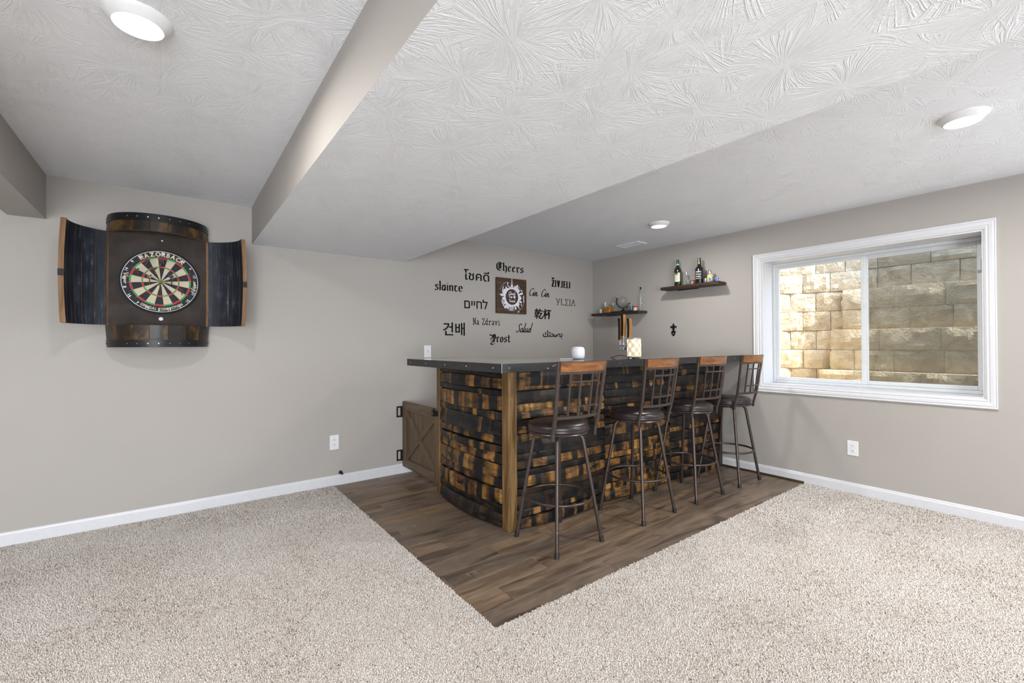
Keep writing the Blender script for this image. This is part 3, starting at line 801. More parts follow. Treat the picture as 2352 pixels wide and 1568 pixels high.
# ------------------------------------------------------------------ bar stools
LEATH = NT('dark_brown_leather'); nn = LEATH.noise(LEATH.obj(), 160, 3)
LEATHM = LEATH.fin(LEATH.ramp(LEATH.noise(LEATH.obj(), 9, 2), [(.3, srgb(36, 28, 30)), (.7, srgb(48, 38, 40))]), .33, 0, LEATH.bump(nn, .12, .001), .5)
def make_stool():
    s_ = empty('bar_stool')
    # seat cushion: round, domed, with a piped lower edge
    R_ = .203
    prof = [(R_ * .93, .724), (R_ * .985, .727), (R_, .734), (R_ * .985, .741), (R_ * .992, .746), (R_ * .998, .757), (R_ * .97, .770), (R_ * .90, .779), (R_ * .72, .786), (R_ * .4, .789), (.001, .790)]
    MB().lathe(prof, 44, cap1=False).build('seat', LEATHM, s_, smooth=60)
    MB().lathe([(.17, .708), (R_ * .96, .709), (R_ * .985, .715), (R_ * .96, .7235), (.17, .7238)], 44).build('seat_plate', BRONZE, s_, smooth=40)
    MB().lathe([(.07, .684), (.085, .690), (.085, .7075)], 24).build('swivel', BRONZE, s_, smooth=40)
    for k in range(4):
        a = pi / 4 + k * pi / 2; ca, sa = math.cos(a), math.sin(a)
        pts = [(.070, .694), (.105, .698), (.135, .693), (.156, .676), (.166, .645), (.2285, .295), (.279, .012)]
        P = smooth_pts([(r * ca, r * sa, z) for r, z in pts[:5]], 4) + [Vector((r * ca, r * sa, z)) for r, z in pts[5:]]
        lg = MB().tube(P, .0122, 12).build('leg', BRONZE, s_, smooth=50)
        d = Vector((.2285 - .279, 0, .283)).normalized()
        MB().tube([(.2815 * ca, .2815 * sa, .001), (.2755 * ca, .2755 * sa, .034)], .0152, 12).build('rubber_foot', RUBBER, lg, smooth=50)
        MB().lathe([(.0032, 0), (.0022, .0014), (.0005, .0018)], 8).xf(Matrix.Translation(((.2545 + .0115) * ca, (.2545 + .0115) * sa, .15)) @ Matrix.Rotation(a, 4, 'Z') @ Matrix.Rotation(pi / 2 - .17, 4, 'Y')).build('bolt', SCREW, lg)
    ringp = [(.2165 * math.cos(2 * pi * i / 56), .2165 * math.sin(2 * pi * i / 56), .292) for i in range(56)]
    MB().tube(ringp, .0088, 10, closed=True).build('foot_ring', BRONZE, s_, smooth=50)
    # back: posts, rails and lattice bars
    def yb_(z):
        return -.178 + (-.232 + .178) * max(0, min(1, (z - .80) / .38)) ** 1.0
    def xh(z): return .186 + .021 * max(0, min(1, (z - .72) / .46))
    def bow(x, z): return -.046 * (1 - (x / xh(z)) ** 2)
    def rect(a, b): return [(-a, -b), (a, -b), (a, b), (-a, b)]
    for sx in (-1, 1):
        P = [(sx * .186, -.128 if z_ == 0 else y, z) for z_, y, z in ((1, -.150, .690), (1, -.156, .74), (1, yb_(.80), .82), (1, yb_(.9), .9), (1, yb_(1.0), 1.0), (1, yb_(1.18), 1.182))]
        P = [(sx * xh(p[2]), p[1], p[2]) for p in P]
        MB().sweep(P, rect(.012, .006), upv=(0, -1, 0)).build('post', BRONZE, s_)
        MB().box(sx * .186 - .011, sx * .186 + .011, -.158, -.120, .700, .712).build('bracket', BRONZE, s_)
    def curve_bar(name, z, hw, hgt, thk, mat, dy=0, n=14, zt=None):
        vs = []; fs = []
        for i in range(n + 1):
            x = -hw + 2 * hw * i / n
            for zz in (z - hgt / 2, z + hgt / 2):
                xx = x * (xh(zz) / xh(z))
                yc = yb_(zz) + bow(xx, zz) + dy
                vs += [(xx, yc - thk / 2, zz), (xx, yc + thk / 2, zz)]
        for i in range(n):
            a, b = i * 4, (i + 1) * 4
            fs += [(a, b, b + 2, a + 2), (a + 1, a + 3, b + 3, b + 1), (a, a + 1, b + 1, b), (a + 2, b + 2, b + 3, a + 3)]
        fs += [(0, 2, 3, 1), (n * 4, n * 4 + 1, n * 4 + 3, n * 4 + 2)]
        return MB().add(vs, fs).build(name, mat, s_)
    curve_bar('bottom_rail', .838, xh(.838) - .004, .018, .010, BRONZE)
    curve_bar('upper_rail', 1.112, xh(1.112) - .004, .016, .010, BRONZE)
    curve_bar('wood_rail', 1.149, xh(1.149) - .011, .058, .016, RAILW)
    curve_bar('top_strip', 1.1800, xh(1.18) - .004, .004, .018, BRONZE)
    for z in (.905, 1.058): curve_bar('cross_bar', z, .126 * xh(z) / .2, .010, .008, BRONZE, 0, 10)
    for x in (-.124, -.050, .050, .124):
        P = [(x * xh(z) / .2, yb_(z) + bow(x * xh(z) / .2, z), z) for z in (.842, .9, 1.0, 1.108)]
        MB().sweep(P, rect(.0062, .0048), upv=(0, -1, 0)).build('back_bar', BRONZE, s_)
    return s_
st0 = make_stool()
spots = [(-2.603, -2.090, 0.0, 'first brown metal bar stool, nearest the corner post, with dark round seat'),
         (-1.790, -2.098, .03, 'second brown metal bar stool from the corner post, with amber wood top rail'),
         (-1.085, -2.098, -.02, 'third brown metal bar stool from the corner post, second from the window wall'),
         (-.420, -2.105, .02, 'last brown metal bar stool, farthest down the bar beside the window')]
for k, (x, y, a, lab) in enumerate(spots):
    o = st0 if k == 0 else copy_tree(st0)
    o.location = (x, y, 0); o.rotation_euler = (0, 0, a)
    tag(o, lab, 'bar stool', 'bar stools along the bar front')
    for ch in o.children:
        if ch.name.startswith('seat') and not ch.name.startswith('seat_plate'): pass

# ------------------------------------------------------------------ lettering
def text_mb(s_, bold=0.0, depth=.004, font_scale=1):
    cu = bpy.data.curves.new('t', 'FONT'); cu.body = s_; cu.size = 1; cu.offset = bold; cu.resolution_u = 4
    o = bpy.data.objects.new('t', cu); COL.objects.link(o); bpy.context.view_layer.update()
    dg = bpy.context.evaluated_depsgraph_get(); ev = o.evaluated_get(dg); me = ev.to_mesh()
    vs = [tuple(v_.co) for v_ in me.vertices]; fs = [tuple(p.vertices) for p in me.polygons]
    # boundary edges for the side walls
    cnt = {}
    for f in fs:
        for i in range(len(f)):
            e_ = (f[i], f[(i + 1) % len(f)]); cnt[e_] = 1
    m = MB(); n = len(vs)
    V = [(x, 0, y) for x, y, z in vs] + [(x, -1.0, y) for x, y, z in vs]
    Fs = [tuple(i + n for i in f) for f in fs] + [(b, a, a + n, b + n) for (a, b) in cnt if (b, a) not in cnt]
    m.add(V, Fs)
    ev.to_mesh_clear(); bpy.data.objects.remove(o); bpy.data.curves.remove(cu)
    return m
def hull(P):
    P = sorted(set((round(a, 6), round(b, 6)) for a, b in P))
    def half(P):
        h = []
        for p in P:
            while len(h) > 1 and (h[-1][0] - h[-2][0]) * (p[1] - h[-2][1]) - (h[-1][1] - h[-2][1]) * (p[0] - h[-2][0]) <= 0: h.pop()
            h.append(p)
        return h
    a, b = half(P), half(P[::-1]); return a[:-1] + b[:-1]
def pen_mb(strokes, w_, t_=None, ang=40, sm=True, slant=0.0, m=None, ox=0.0):
    # strokes drawn with a broad pen (width w_, thickness t_) held at an angle
    m = m or MB(); t_ = t_ or w_
    a = math.radians(ang); c_, s_ = math.cos(a), math.sin(a)
    if t_ < w_ * .9: nib = [(c_ * w_ / 2 * i - s_ * t_ / 2 * j, s_ * w_ / 2 * i + c_ * t_ / 2 * j) for i in (-1, 1) for j in (-1, 1)]
    else: nib = [(w_ / 2 * math.cos(k * pi / 4), w_ / 2 * math.sin(k * pi / 4)) for k in range(8)]
    cnt = 0
    for st in strokes:
        P = [(p[0], p[1]) for p in st]
        if sm and len(P) > 2: P = [(q.x, q.y) for q in smooth_pts([(x, y, 0) for x, y in P], 5)]
        P = [(ox + x + slant * y, y) for x, y in P]
        for i in range(len(P) - 1):
            H_ = hull([(P[i][0] + n[0], P[i][1] + n[1]) for n in nib] + [(P[i + 1][0] + n[0], P[i + 1][1] + n[1]) for n in nib])
            cnt += 1
            if len(H_) > 2: m.prism(H_, 0, -1.0 - .045 * (cnt % 9))
    return m
def fit(ms, x0, x1, z0, z1, depth=.004, y=0):
    V = [p for m in ms for p in m.v]
    a0, a1 = min(p[0] for p in V), max(p[0] for p in V); b0, b1 = min(p[2] for p in V), max(p[2] for p in V)
    for m in ms:
        m.v = [(x0 + (p[0] - a0) / (a1 - a0) * (x1 - x0), y + p[1] * depth, z0 + (p[2] - b0) / (b1 - b0) * (z1 - z0)) for p in m.v]
def word_font(s_, label, x0, x1, z0, z1, bold=0.0):
    m = text_mb(s_, bold); fit([m], x0, x1, z0, z1)
    m.xf(Matrix.Translation((-(x0 + x1) / 2, 0, -z0)))
    return m.build('wall_word', BLACK, loc=((x0 + x1) / 2, 0, z0), label=label, cat='wall lettering', group='black toast words on the back wall')
def word_pen(gl, s_, label, x0, x1, z0, z1, sp=.08, **k):
    ms = []; x = 0
    for ch in s_:
        if ch == ' ': x += .45; continue
        adv, st = gl[ch]; ms.append(pen_mb(st, ox=x, **k)); x += adv + sp
    fit(ms, x0, x1, z0, z1)
    o = empty('wall_word', ((x0 + x1) / 2, 0, z0), label=label, cat='wall lettering', group='black toast words on the back wall')
    for m in ms: m.xf(Matrix.Translation((-(x0 + x1) / 2, 0, -z0))).build('letter', BLACK, o)
    return o
BL = {  # blackletter
 'C': (.80, [[(.62, 1.38), (.50, 1.52), (.34, 1.50), (.12, 1.28), (.05, .9), (.06, .5), (.18, .18), (.42, .02), (.62, .04), (.78, .2)],
             [(.38, 1.36), (.38, .32)], [(.60, 1.40), (.72, 1.30), (.86, 1.46)], [(.60, 1.30), (.60, .40)]]),
 'h': (.60, [[(.10, 1.50), (.10, .14)], [(.10, .14), (.20, .02)], [(.10, .74), (.30, .98)], [(.30, .98), (.50, .84)], [(.50, .84), (.50, .02), (.40, -.28)]]),
 'e': (.52, [[(.26, .98), (.08, .80)], [(.08, .80), (.08, .18)], [(.08, .18), (.24, .0)], [(.24, .0), (.44, .2)], [(.26, .98), (.42, .80)], [(.42, .80), (.12, .50)]]),
 'r': (.46, [[(.02, .86), (.12, .98)], [(.12, .92), (.12, .12)], [(.12, .12), (.22, .0)], [(.12, .76), (.30, .98)], [(.30, .98), (.42, .84)]]),
 's': (.50, [[(.42, .84), (.30, .98)], [(.30, .98), (.08, .82)], [(.08, .82), (.10, .62)], [(.10, .62), (.42, .40)], [(.42, .40), (.42, .18)], [(.42, .18), (.22, .0)], [(.22, .0), (.04, .16)]]),
 'P': (.86, [[(-.12, 1.42), (.10, 1.26), (.24, 1.34), (.36, 1.18), (.34, .85), (.2, .6), (.0, .62)], [(.36, 1.3), (.58, 1.50), (.80, 1.30)], [(.80, 1.3), (.80, .70)],
             [(.80, .70), (.62, .46)], [(.56, 1.36), (.56, .1)], [(.56, .1), (.36, .30), (.1, .2)], [(.7, .28), (.5, .02), (.2, -.02), (.02, -.22), (.2, -.42), (.5, -.4), (.7, -.24)]]),
 'o': (.54, [[(.28, .98), (.08, .80)], [(.08, .80), (.08, .20)], [(.08, .20), (.26, .0)], [(.28, .98), (.46, .80)], [(.46, .80), (.46, .20)], [(.46, .20), (.26, .0)]]),
 't': (.46, [[(.18, 1.36), (.18, .16)], [(.18, .16), (.30, .0)], [(.30, 0), (.42, .14)], [(.0, .92), (.40, .94)]]),
}
word_pen(BL, 'Cheers', 'black gothic word Cheers above the square wooden sign', -1.632, -1.226, 2.135, 2.258, sp=.13, w_=.175, t_=.045, ang=40, sm=False)
word_pen(BL, 'Prost', 'black gothic word Prost low on the wall under the sign', -1.735, -1.428, 1.285, 1.412, sp=.13, w_=.175, t_=.045, ang=40, sm=False)
UN = {
 's': (.42, [[(.38, .86), (.24, .98), (.08, .86), (.1, .66), (.32, .42), (.34, .16), (.18, .0), (.0, .1)]]),
 'l': (.18, [[(.02, 1.5), (.08, 1.48), (.08, .0)]]),
 'a': (.52, [[(.12, .88), (.28, .98), (.42, .86), (.42, .0)], [(.42, .42), (.24, .0), (.06, .12), (.04, .5), (.16, .86)]]),
 'i': (.18, [[(.08, .98), (.08, .0)], [(.07, 1.28), (.09, 1.30)]]),
 'n': (.50, [[(.06, .98), (.06, .0)], [(.06, .72), (.24, .97), (.42, .8), (.42, .0)]]),
 't': (.50, [[(.0, .86), (.10, .98), (.44, .98)], [(.26, .96), (.12, .6), (.14, .16), (.28, .0), (.42, .1)]]),
 'e': (.46, [[(.06, .48), (.44, .58), (.40, .86), (.24, .98), (.06, .78), (.04, .3), (.2, .0), (.42, .1)]]),
}
word_pen(UN, 'slainte', 'black rounded word slainte, leftmost on the wall', -2.432, -2.088, 1.868, 1.972, sp=.16, w_=.15, t_=.07, ang=20, sm=True)
HW = {
 'C': (.50, [[(.5, .86), (.44, .98), (.30, .92), (.12, .62), (.08, .28), (.18, .03), (.34, .04), (.48, .2)]]),
 'i': (.20, [[(-.04, .12), (.08, .5), (.08, .14), (.13, .02), (.22, .12)], [(.13, .70), (.15, .74)]]),
 'n': (.42, [[(.0, .12), (.06, .5), (.05, .02)], [(.05, .16), (.18, .47), (.27, .44), (.26, .12), (.32, .01), (.44, .14)]]),
 'S': (.46, [[(.56, .82), (.46, .98), (.30, .92), (.24, .72), (.34, .50), (.36, .22), (.22, .02), (.06, .04), (-.02, .12)]]),
 'a': (.36, [[(.28, .42), (.18, .48), (.05, .3), (.04, .08), (.13, .01), (.25, .16), (.3, .46), (.27, .12), (.31, .01), (.38, .08)]]),
 'l': (.20, [[(.0, .06), (.10, .4), (.16, 1.1), (.09, .3), (.10, .05), (.16, .01), (.22, .10)]]),
 'u': (.40, [[(.05, .47), (.03, .12), (.11, .01), (.24, .15), (.29, .47), (.28, .1), (.34, .01), (.40, .08)]]),
 'd': (.46, [[(.28, .40), (.16, .46), (.04, .25), (.07, .03), (.18, .04), (.30, .4), (.40, 1.12)], [(.33, .55), (.28, .1), (.36, .01)]]),
 'T': (.50, [[(.02, .92), (.3, .98), (.56, .96)], [(.3, .98), (.24, .4), (.26, .0)]]),
 'p': (.40, [[(.08, .48), (.05, -.32)], [(.07, .3), (.2, .5), (.32, .36), (.26, .08), (.08, .06)]]),
 'r': (.28, [[(.04, .48), (.06, .0)], [(.05, .22), (.16, .46), (.28, .44)]]),
 'v': (.34, [[(.02, .47), (.14, .02), (.30, .5)]]),
 'e': (.34, [[(.05, .22), (.26, .34), (.2, .48), (.06, .36), (.05, .1), (.16, .01), (.34, .12)]]),
 'o': (.36, [[(.18, .48), (.04, .3), (.06, .06), (.2, .02), (.3, .24), (.22, .46), (.14, .46)]]),
 'V': (.55, [[(-.05, .95), (.1, 1.0), (.22, .0), (.52, 1.02), (.6, .98)]]),
}
word_pen(HW, 'Cin Cin', 'black script words Cin Cin right of the wooden sign', -1.135, -.800, 1.885, 1.988, sp=.06, w_=.085, t_=.035, ang=35, slant=.18)
word_pen(HW, 'Salud', 'black slanted script word Salud below the sign on the right', -1.348, -1.082, 1.432, 1.555, sp=.03, w_=.075, slant=.22)
TW = {
 'N': (.62, [[(.1, .0), (.1, .98), (.46, .02), (.46, .98)], [(.0, .0), (.2, .0)], [(.0, .98), (.14, .98)], [(.36, .98), (.56, .98)]]),
 'a': (.62, [[(.12, .56), (.26, .66), (.38, .56), (.38, .06), (.5, .0)], [(.38, .36), (.16, .30), (.08, .14), (.2, .0), (.38, .12)]]),
 'Z': (.62, [[(.08, .80), (.08, .98), (.46, .98), (.06, .0), (.48, .0), (.48, .2)]]),
 'd': (.62, [[(.26, .98), (.40, .98), (.40, .0), (.52, .0)], [(.40, .52), (.24, .65), (.08, .5), (.06, .16), (.22, .0), (.40, .14)]]),
 'r': (.62, [[(.04, .62), (.18, .62), (.18, .0)], [(.04, .0), (.36, .0)], [(.18, .4), (.32, .62), (.48, .58), (.48, .48)]]),
 'v': (.62, [[(.08, .62), (.26, .0), (.44, .62)], [(.0, .62), (.16, .62)], [(.36, .62), (.52, .62)]]),
 'i': (.4, [[(.08, .62), (.22, .62), (.22, .0)], [(.06, .0), (.38, .0)], [(.21, .86), (.23, .88)]]),
}
word_pen(TW, 'Na Zdravi', 'thin black typewriter words Na Zdravi left of centre', -1.957, -1.582, 1.512, 1.588, sp=.02, w_=.075, sm=False)
GR = {'Y': (.58, [[(.0, .98), (.22, .40)], [(.50, .98), (.15, .0)], [(-.05, .98), (.08, .98)], [(.42, .98), (.56, .98)], [(.08, 0), (.24, 0)]]),
 'L': (.50, [[(.08, .98), (.08, .0), (.48, .0), (.48, .1)], [(.0, .98), (.18, .98)]]),
 'S': (.56, [[(.5, .86), (.5, .98), (.04, .98), (.34, .5), (.04, .0), (.52, .0), (.52, .12)]]),
 'I': (.26, [[(.12, .98), (.12, .0)], [(.02, .98), (.22, .98)], [(.02, .0), (.22, .0)]]),
 'A': (.56, [[(.0, .0), (.28, .98), (.54, .0)], [(-.04, .0), (.08, .0)], [(.46, .0), (.6, .0)]])}
word_pen(GR, 'YLSIA', 'thin black Greek-style letters, rightmost on the wall', -.692, -.340, 1.797, 1.880, sp=.14, w_=.06, sm=False)
ZV = {'Z': (.46, [[(.12, .92), (.40, .92)], [(.38, .90), (.14, .06)], [(.12, .06), (.42, .06)], [(.14, 1.26), (.26, 1.14)], [(.26, 1.14), (.38, 1.26)]]), 'I': (.22, [[(.11, .92), (.11, .06)]]),
 'V': (.50, [[(.10, .92), (.25, .06)], [(.25, .06), (.40, .92)]]), 'J': (.34, [[(.26, .92), (.26, .10)], [(.26, .06), (.08, .06)]]),
 'E': (.38, [[(.11, .92), (.11, .06)], [(.11, .92), (.30, .92)], [(.11, .5), (.28, .5)], [(.11, .06), (.30, .06)]]), 'L': (.36, [[(.11, .92), (.11, .06)], [(.11, .06), (.30, .06)]])}
word_pen(ZV, 'ZIVJELI', 'bold condensed black word with a caron, at upper right', -.765, -.436, 2.028, 2.146, sp=.14, w_=.18, t_=.12, ang=0, sm=False)
word_font('โชคดี', 'black Thai word at upper left of the word group', -2.070, -1.733, 2.010, 2.128, .006)
word_font('םייחל', 'black Hebrew word left of the square wooden sign', -2.066, -1.758, 1.693, 1.802, .004)
word_font('건배', 'bold black Korean word at lower left', -2.332, -2.062, 1.386, 1.530, .010)
word_font('乾杯', 'bold black Chinese characters right of the sign', -1.053, -.772, 1.606, 1.736, .016)
word_font('\uFEDA\uFE98\uFEA4\uFEBC\uFE91', 'black Arabic word at lower right', -.918, -.583, 1.358, 1.468, .012)

# ------------------------------------------------------------------ square wooden sign
WHT = plain('white_sign_paint', srgb(222, 224, 236), .6, var=.03)
sx, sz = -1.4205, 1.8645; SW, SH = .448, .418
sign = empty('wooden_sign', (sx, 0, sz), label='square brown wooden sign with white circular skyline design', cat='sign')
MB().box(-SW / 2, SW / 2, -.022, 0, -SH / 2, SH / 2, bev=.002).build('board', SIGNW, sign)
yf = -.0222
m = MB()
def poly(P): m.prism(P, -.0010 + yf, yf)
N_ = 48; RI, RO = .094, .112; cz = -.012
for k in range(N_):
    a, b = 2 * pi * k / N_, 2 * pi * (k + 1) / N_
    poly([(RI * math.cos(a), cz + RI * math.sin(a)), (RO * math.cos(a), cz + RO * math.sin(a)), (RO * math.cos(b), cz + RO * math.sin(b)), (RI * math.cos(b), cz + RI * math.sin(b))])
m.build('ring_print', WHT, sign)
def radial(name, deg, shape, r0=.109):
    # shape: outline (side, out) stood on the ring at the given clock angle
    mm = MB(); a = math.radians(90 - deg); ca, sa = math.cos(a), math.sin(a)
    for sh_ in shape:
        mm.prism([((r0 + o_) * ca + s_ * sa, cz + (r0 + o_) * sa - s_ * ca) for s_, o_ in sh_], yf - .0014 - .0001 * (int(deg) % 5), yf)
    mm.build(name, WHT, sign)
tower = [[(-.026, 0), (-.015, .022), (-.007, .045), (-.003, .11), (0, .118), (.003, .11), (.007, .045), (.015, .022), (.026, 0), (.012, 0), (.006, .010), (-.006, .010), (-.012, 0)]]
radial('tower_print', 0, tower)
peak = [[(-.02, 0), (-.004, .045), (.0, .05), (.004, .03), (.02, 0)]]
block_ = [[(-.012, 0), (-.012, .03), (-.004, .042), (.004, .03), (.012, .034), (.012, 0)]]
bar_ = [[(-.011, 0), (-.013, .055), (-.006, .066), (.011, .06), (.011, 0)]]
spike = [[(-.012, 0), (-.010, .03), (-.018, .036), (0, .075), (.018, .036), (.010, .03), (.012, 0)]]
thin = [[(-.004, 0), (-.002, .062), (.002, .062), (.004, 0)]]
dome = [[(-.026, 0), (-.024, .018), (-.012, .032), (.012, .032), (.024, .018), (.026, 0)]]
frond = [[(-.004, 0), (-.014, .02), (-.008, .048), (.002, .054), (.012, .04), (.008, .015), (.004, 0)]]
tri = [[(-.04, 0), (-.022, .03), (0, .034), (.012, .075), (.018, .02), (.038, 0)]]
arch = [[(-.022, 0), (-.022, .05), (-.012, .06), (-.012, .008), (-.004, .008), (-.004, .055), (.004, .055), (.004, .008), (.012, .008), (.012, .06), (.022, .05), (.022, 0)]]
for d, s_ in ((-38, peak), (-52, block_), (-66, dome), (22, block_), (31, bar_), (41, peak), (50, block_), (57, thin), (72, bar_), (93, dome), (112, frond), (136, tri), (158, frond), (170, thin), (185, arch), (200, thin), (208, frond), (219, spike), (233, peak), (246, arch), (262, block_), (277, spike)):
    radial('landmark_print', d, s_)
def star(cx, cz_, r, rot=0):
    mm = MB(); P = []
    for k in range(8):
        rr_ = r if k % 2 == 0 else r * .35
        a = rot + k * pi / 4; P.append((cx + rr_ * math.cos(a), cz_ + rr_ * math.sin(a)))
    mm.prism(P, yf - .001, yf).build('plane_print', WHT, sign)
star(-.062, .148, .019, .4); star(.098, -.184, .018, .9)
for (x, z, a, l) in ((-.134, .075, 75, .03), (-.128, .045, 75, .02), (.178, -.04, 95, .026), (.178, .0, 90, .012), (-.138, -.09, 125, .012), (.148, .07, 120, .01), (.142, -.10, 110, .008), (-.04, .105, 140, .01), (.04, .108, 30, .004), (-.06, .12, 150, .005), (-.124, -.12, 130, .01)):
    pen_ = pen_mb([[(x - l * math.cos(math.radians(a)), z - l * math.sin(math.radians(a))), (x + l * math.cos(math.radians(a)), z + l * math.sin(math.radians(a)))]], .011, sm=False)
    pen_.v = [(p[0], yf + p[1] * .001, p[2]) for p in pen_.v]; pen_.build('cloud_print', WHT, sign)
for a0, a1 in ((118, 158), (-62, -18), (40, 62), (218, 240)):
    R_ = .192 if a0 in (118, -62) else .165
    mm = MB()
    for k in range(int((a1 - a0) / 3)):
        a = math.radians(a0 + 3 * k); b = a + math.radians(1.7)
        q = pen_mb([[(R_ * math.cos(a), cz + R_ * math.sin(a)), (R_ * math.cos(b), cz + R_ * math.sin(b))]], .0028, sm=False); mm.add([(p[0], yf + p[1] * .001, p[2]) for p in q.v], q.f)
    mm.build('dashed_print', WHT, sign)
for wd, x0, x1, z0, z1 in (('Cloud', -.048, .05, .012, .056), ('Tap', -.052, .010, -.032, .010), ('Travel', -.045, .048, -.074, -.036)):
    ms = []; x = 0
    for ch in wd: adv, st = HW[ch]; ms.append(pen_mb(st, .12, ox=x)); x += adv + .03
    fit(ms, x0, x1, z0, z1, .0016, yf)
    mm = MB(); [mm.add(q.v, q.f) for q in ms]; mm.build('script_print', WHT, sign)
MB().prism([(.038 + .015 * math.cos(a), -.010 + .018 * math.sin(a)) for a in [2 * pi * i / 20 for i in range(20)]], yf - .001, yf).build('globe_print', WHT, sign)

# ------------------------------------------------------------------ dartboard cabinet made from a barrel
CX, CZ0, CZ1, OZ0, OZ1 = -4.72, 1.28, 2.208, 1.432, 2.088
def RB(z): return .293 + .022 * (1 - ((z - 1.744) / .464) ** 2)
t = NT('barrel_outside_wood'); sp_ = t.n('SeparateXYZ', t.obj()); r1 = t.math('MULTIPLY', t.rnd(), 40)
bn = t.noise(t.mapping(t.obj(), (7, 7, 5), t.n('CombineXYZ', r1, r1, r1).outputs[0]), 1.3, 4, .6)
gr = t.noise(t.mapping(t.obj(), (50, 50, 3), t.n('CombineXYZ', r1, r1, r1).outputs[0]), 1, 3, .6)
cc = t.ramp(bn, [(.36, (.010, .009, .008)), (.5, srgb(50, 38, 26)), (.6, srgb(96, 70, 36)), (.75, srgb(128, 94, 48))])
cc = t.mix(t.math('MULTIPLY', gr, .5), cc, (.01, .009, .008, 1))
BOUT = t.fin(cc, .45, 0, t.bump(gr, .3, .002), .4, .05)
t = NT('charred_inside'); n1 = t.noise(t.mapping(t.obj(), (70, 70, 3)), 1, 4, .65); n2 = t.noise(t.mapping(t.obj(), (9, 9, 5)), 1.5, 5, .7)
cc = t.ramp(t.math('MULTIPLY', n1, n2), [(.12, srgb(14, 18, 26)), (.27, srgb(27, 33, 44)), (.36, srgb(50, 57, 70)), (.46, srgb(120, 126, 138))])
CHAR = t.fin(cc, .5, 0, t.bump(n1, .5, .003), .5)
HOOP = plain('black_hoop_metal', srgb(44, 44, 46), .38, .6, var=.3, scale=14)
cab = empty('dartboard_cabinet', (CX, -.002, CZ0), label='barrel half wall cabinet with two open doors around the dartboard', cat='cabinet')
INV = Matrix.Translation(-Vector((CX, 0, CZ0)))
def cp(m, name, mat, par=None, **k):
    o = m.build(name, mat, None, **k); o.parent = par or cab; o.matrix_parent_inverse = INV if par is None else Matrix.Identity(4); return o
def shell(a0, a1, z0, z1, r_out=0.0, th=.028, na=4, nz=6, C=(CX, 0)):
    # curved piece of barrel wall; angle 0 = +x, 90 = towards the room (-y); mats: 0 outside, 1 inside, 2 edges
    m = MB(); vs = []
    for j in range(nz + 1):
        z = z0 + (z1 - z0) * j / nz
        for i in range(na + 1):
            a = math.radians(a0 + (a1 - a0) * i / na); R_ = RB(z) + r_out
            vs.append((C[0] + R_ * math.cos(a), C[1] - R_ * math.sin(a), z)); vs.append((C[0] + (R_ - th) * math.cos(a), C[1] - (R_ - th) * math.sin(a), z))
    K = 2 * (na + 1); fo = []; fi = []; fe = []
    for j in range(nz):
        for i in range(na):
            a = j * K + 2 * i
            fo.append((a, a + K, a + K + 2, a + 2)); fi.append((a + 1, a + 3, a + K + 3, a + K + 1))
        a = j * K; fe.append((a, a + 1, a + K + 1, a + K)); a = j * K + 2 * na; fe.append((a, a + K, a + K + 1, a + 1))
    for i in range(na):
        a = 2 * i; fe.append((a, a + 2, a + 3, a + 1)); a = nz * K + 2 * i; fe.append((a, a + 1, a + 3, a + 2))
    m.add(vs, fo, 0); b = len(m.v)
    m.f += fi + fe; m.m += [1] * len(fi) + [2] * len(fe)
    return m
MAT3 = [BOUT, CHAR, EDGEW]
NS = 9
for z0, z1 in ((OZ1, CZ1 - .004), (CZ0 + .004, OZ0)):
    for k in range(NS):
        a0 = 180 * k / NS + .25; a1 = 180 * (k + 1) / NS - .25
        cp(shell(a0, a1, z0, z1, nz=4, na=4), 'stave', MAT3, smooth=40)
for z0, z1 in ((2.156, CZ1), (CZ0, 1.330)):
    h = cp(shell(0, 180, z0, z1, .0035, .0035, na=40, nz=2), 'hoop', HOOP, smooth=40)
    for k in range(15):
        a = math.radians(8 + k * 11.7); z = (z0 + z1) / 2; R_ = RB(z) + .0035
        big = k in (7, 8)
        rv = MB().lathe([(.007 if big else .0042, -.001), (.005 if big else .003, .003), (.001, .0038)], 8)
        rv.xf(Matrix.Translation((CX + R_ * math.cos(a), -R_ * math.sin(a), z)) @ Matrix.Rotation(-a, 4, 'Z') @ Matrix.Rotation(pi / 2, 4, 'Y'))
        o = rv.build('rivet', SCREW if k in (4, 5, 6, 7, 8, 9, 10) else HOOP, None); o.parent = h
def halfdisc(z, th, r):
    m = MB(); P = [(CX + r * math.cos(a), -r * math.sin(a)) for a in [i * pi / 24 for i in range(25)]]; n = len(P)
    vs = [(x, y, z) for x, y in P] + [(x, y, z + th) for x, y in P]
    return m.add(vs, [tuple(range(n)), tuple(range(2 * n - 1, n - 1, -1))] + [(i, i + n, (i + 1) % n + n, (i + 1) % n) for i in range(n)])
DARKW = plain('dark_inner_board', srgb(26, 22, 20), .7)
cp(halfdisc(2.17, .02, RB(2.17) - .03), 'head_board', DARKW)
cp(halfdisc(1.31, .02, RB(1.31) - .03), 'head_board', DARKW)
for a0, a1 in ((1, 16), (164, 179)): cp(shell(a0, a1, OZ0, OZ1, na=3, nz=10), 'side_stave', [BOUT, EDGEW, EDGEW], smooth=40)
t = NT('brown_back_panel'); nz_ = t.noise(t.obj(), 7, 5, .6); n3 = t.noise(t.obj(), 120, 2)
PANM = t.fin(t.ramp(nz_, [(.3, srgb(44, 38, 35)), (.55, srgb(58, 51, 47)), (.8, srgb(74, 67, 64))]), .65, 0, t.bump(n3, .2, .001), .2)
cp(MB().box(CX - .281, CX + .281, -.085, -.07, 1.32, 2.168), 'back_panel', PANM)
cp(MB().lathe([(.013, 0), (.013, .004), (.006, .006), (.001, .005)], 20).xf(Matrix.Translation((-4.712, -.085, 1.487)) @ Rm), 'screw_cap', PLATE)
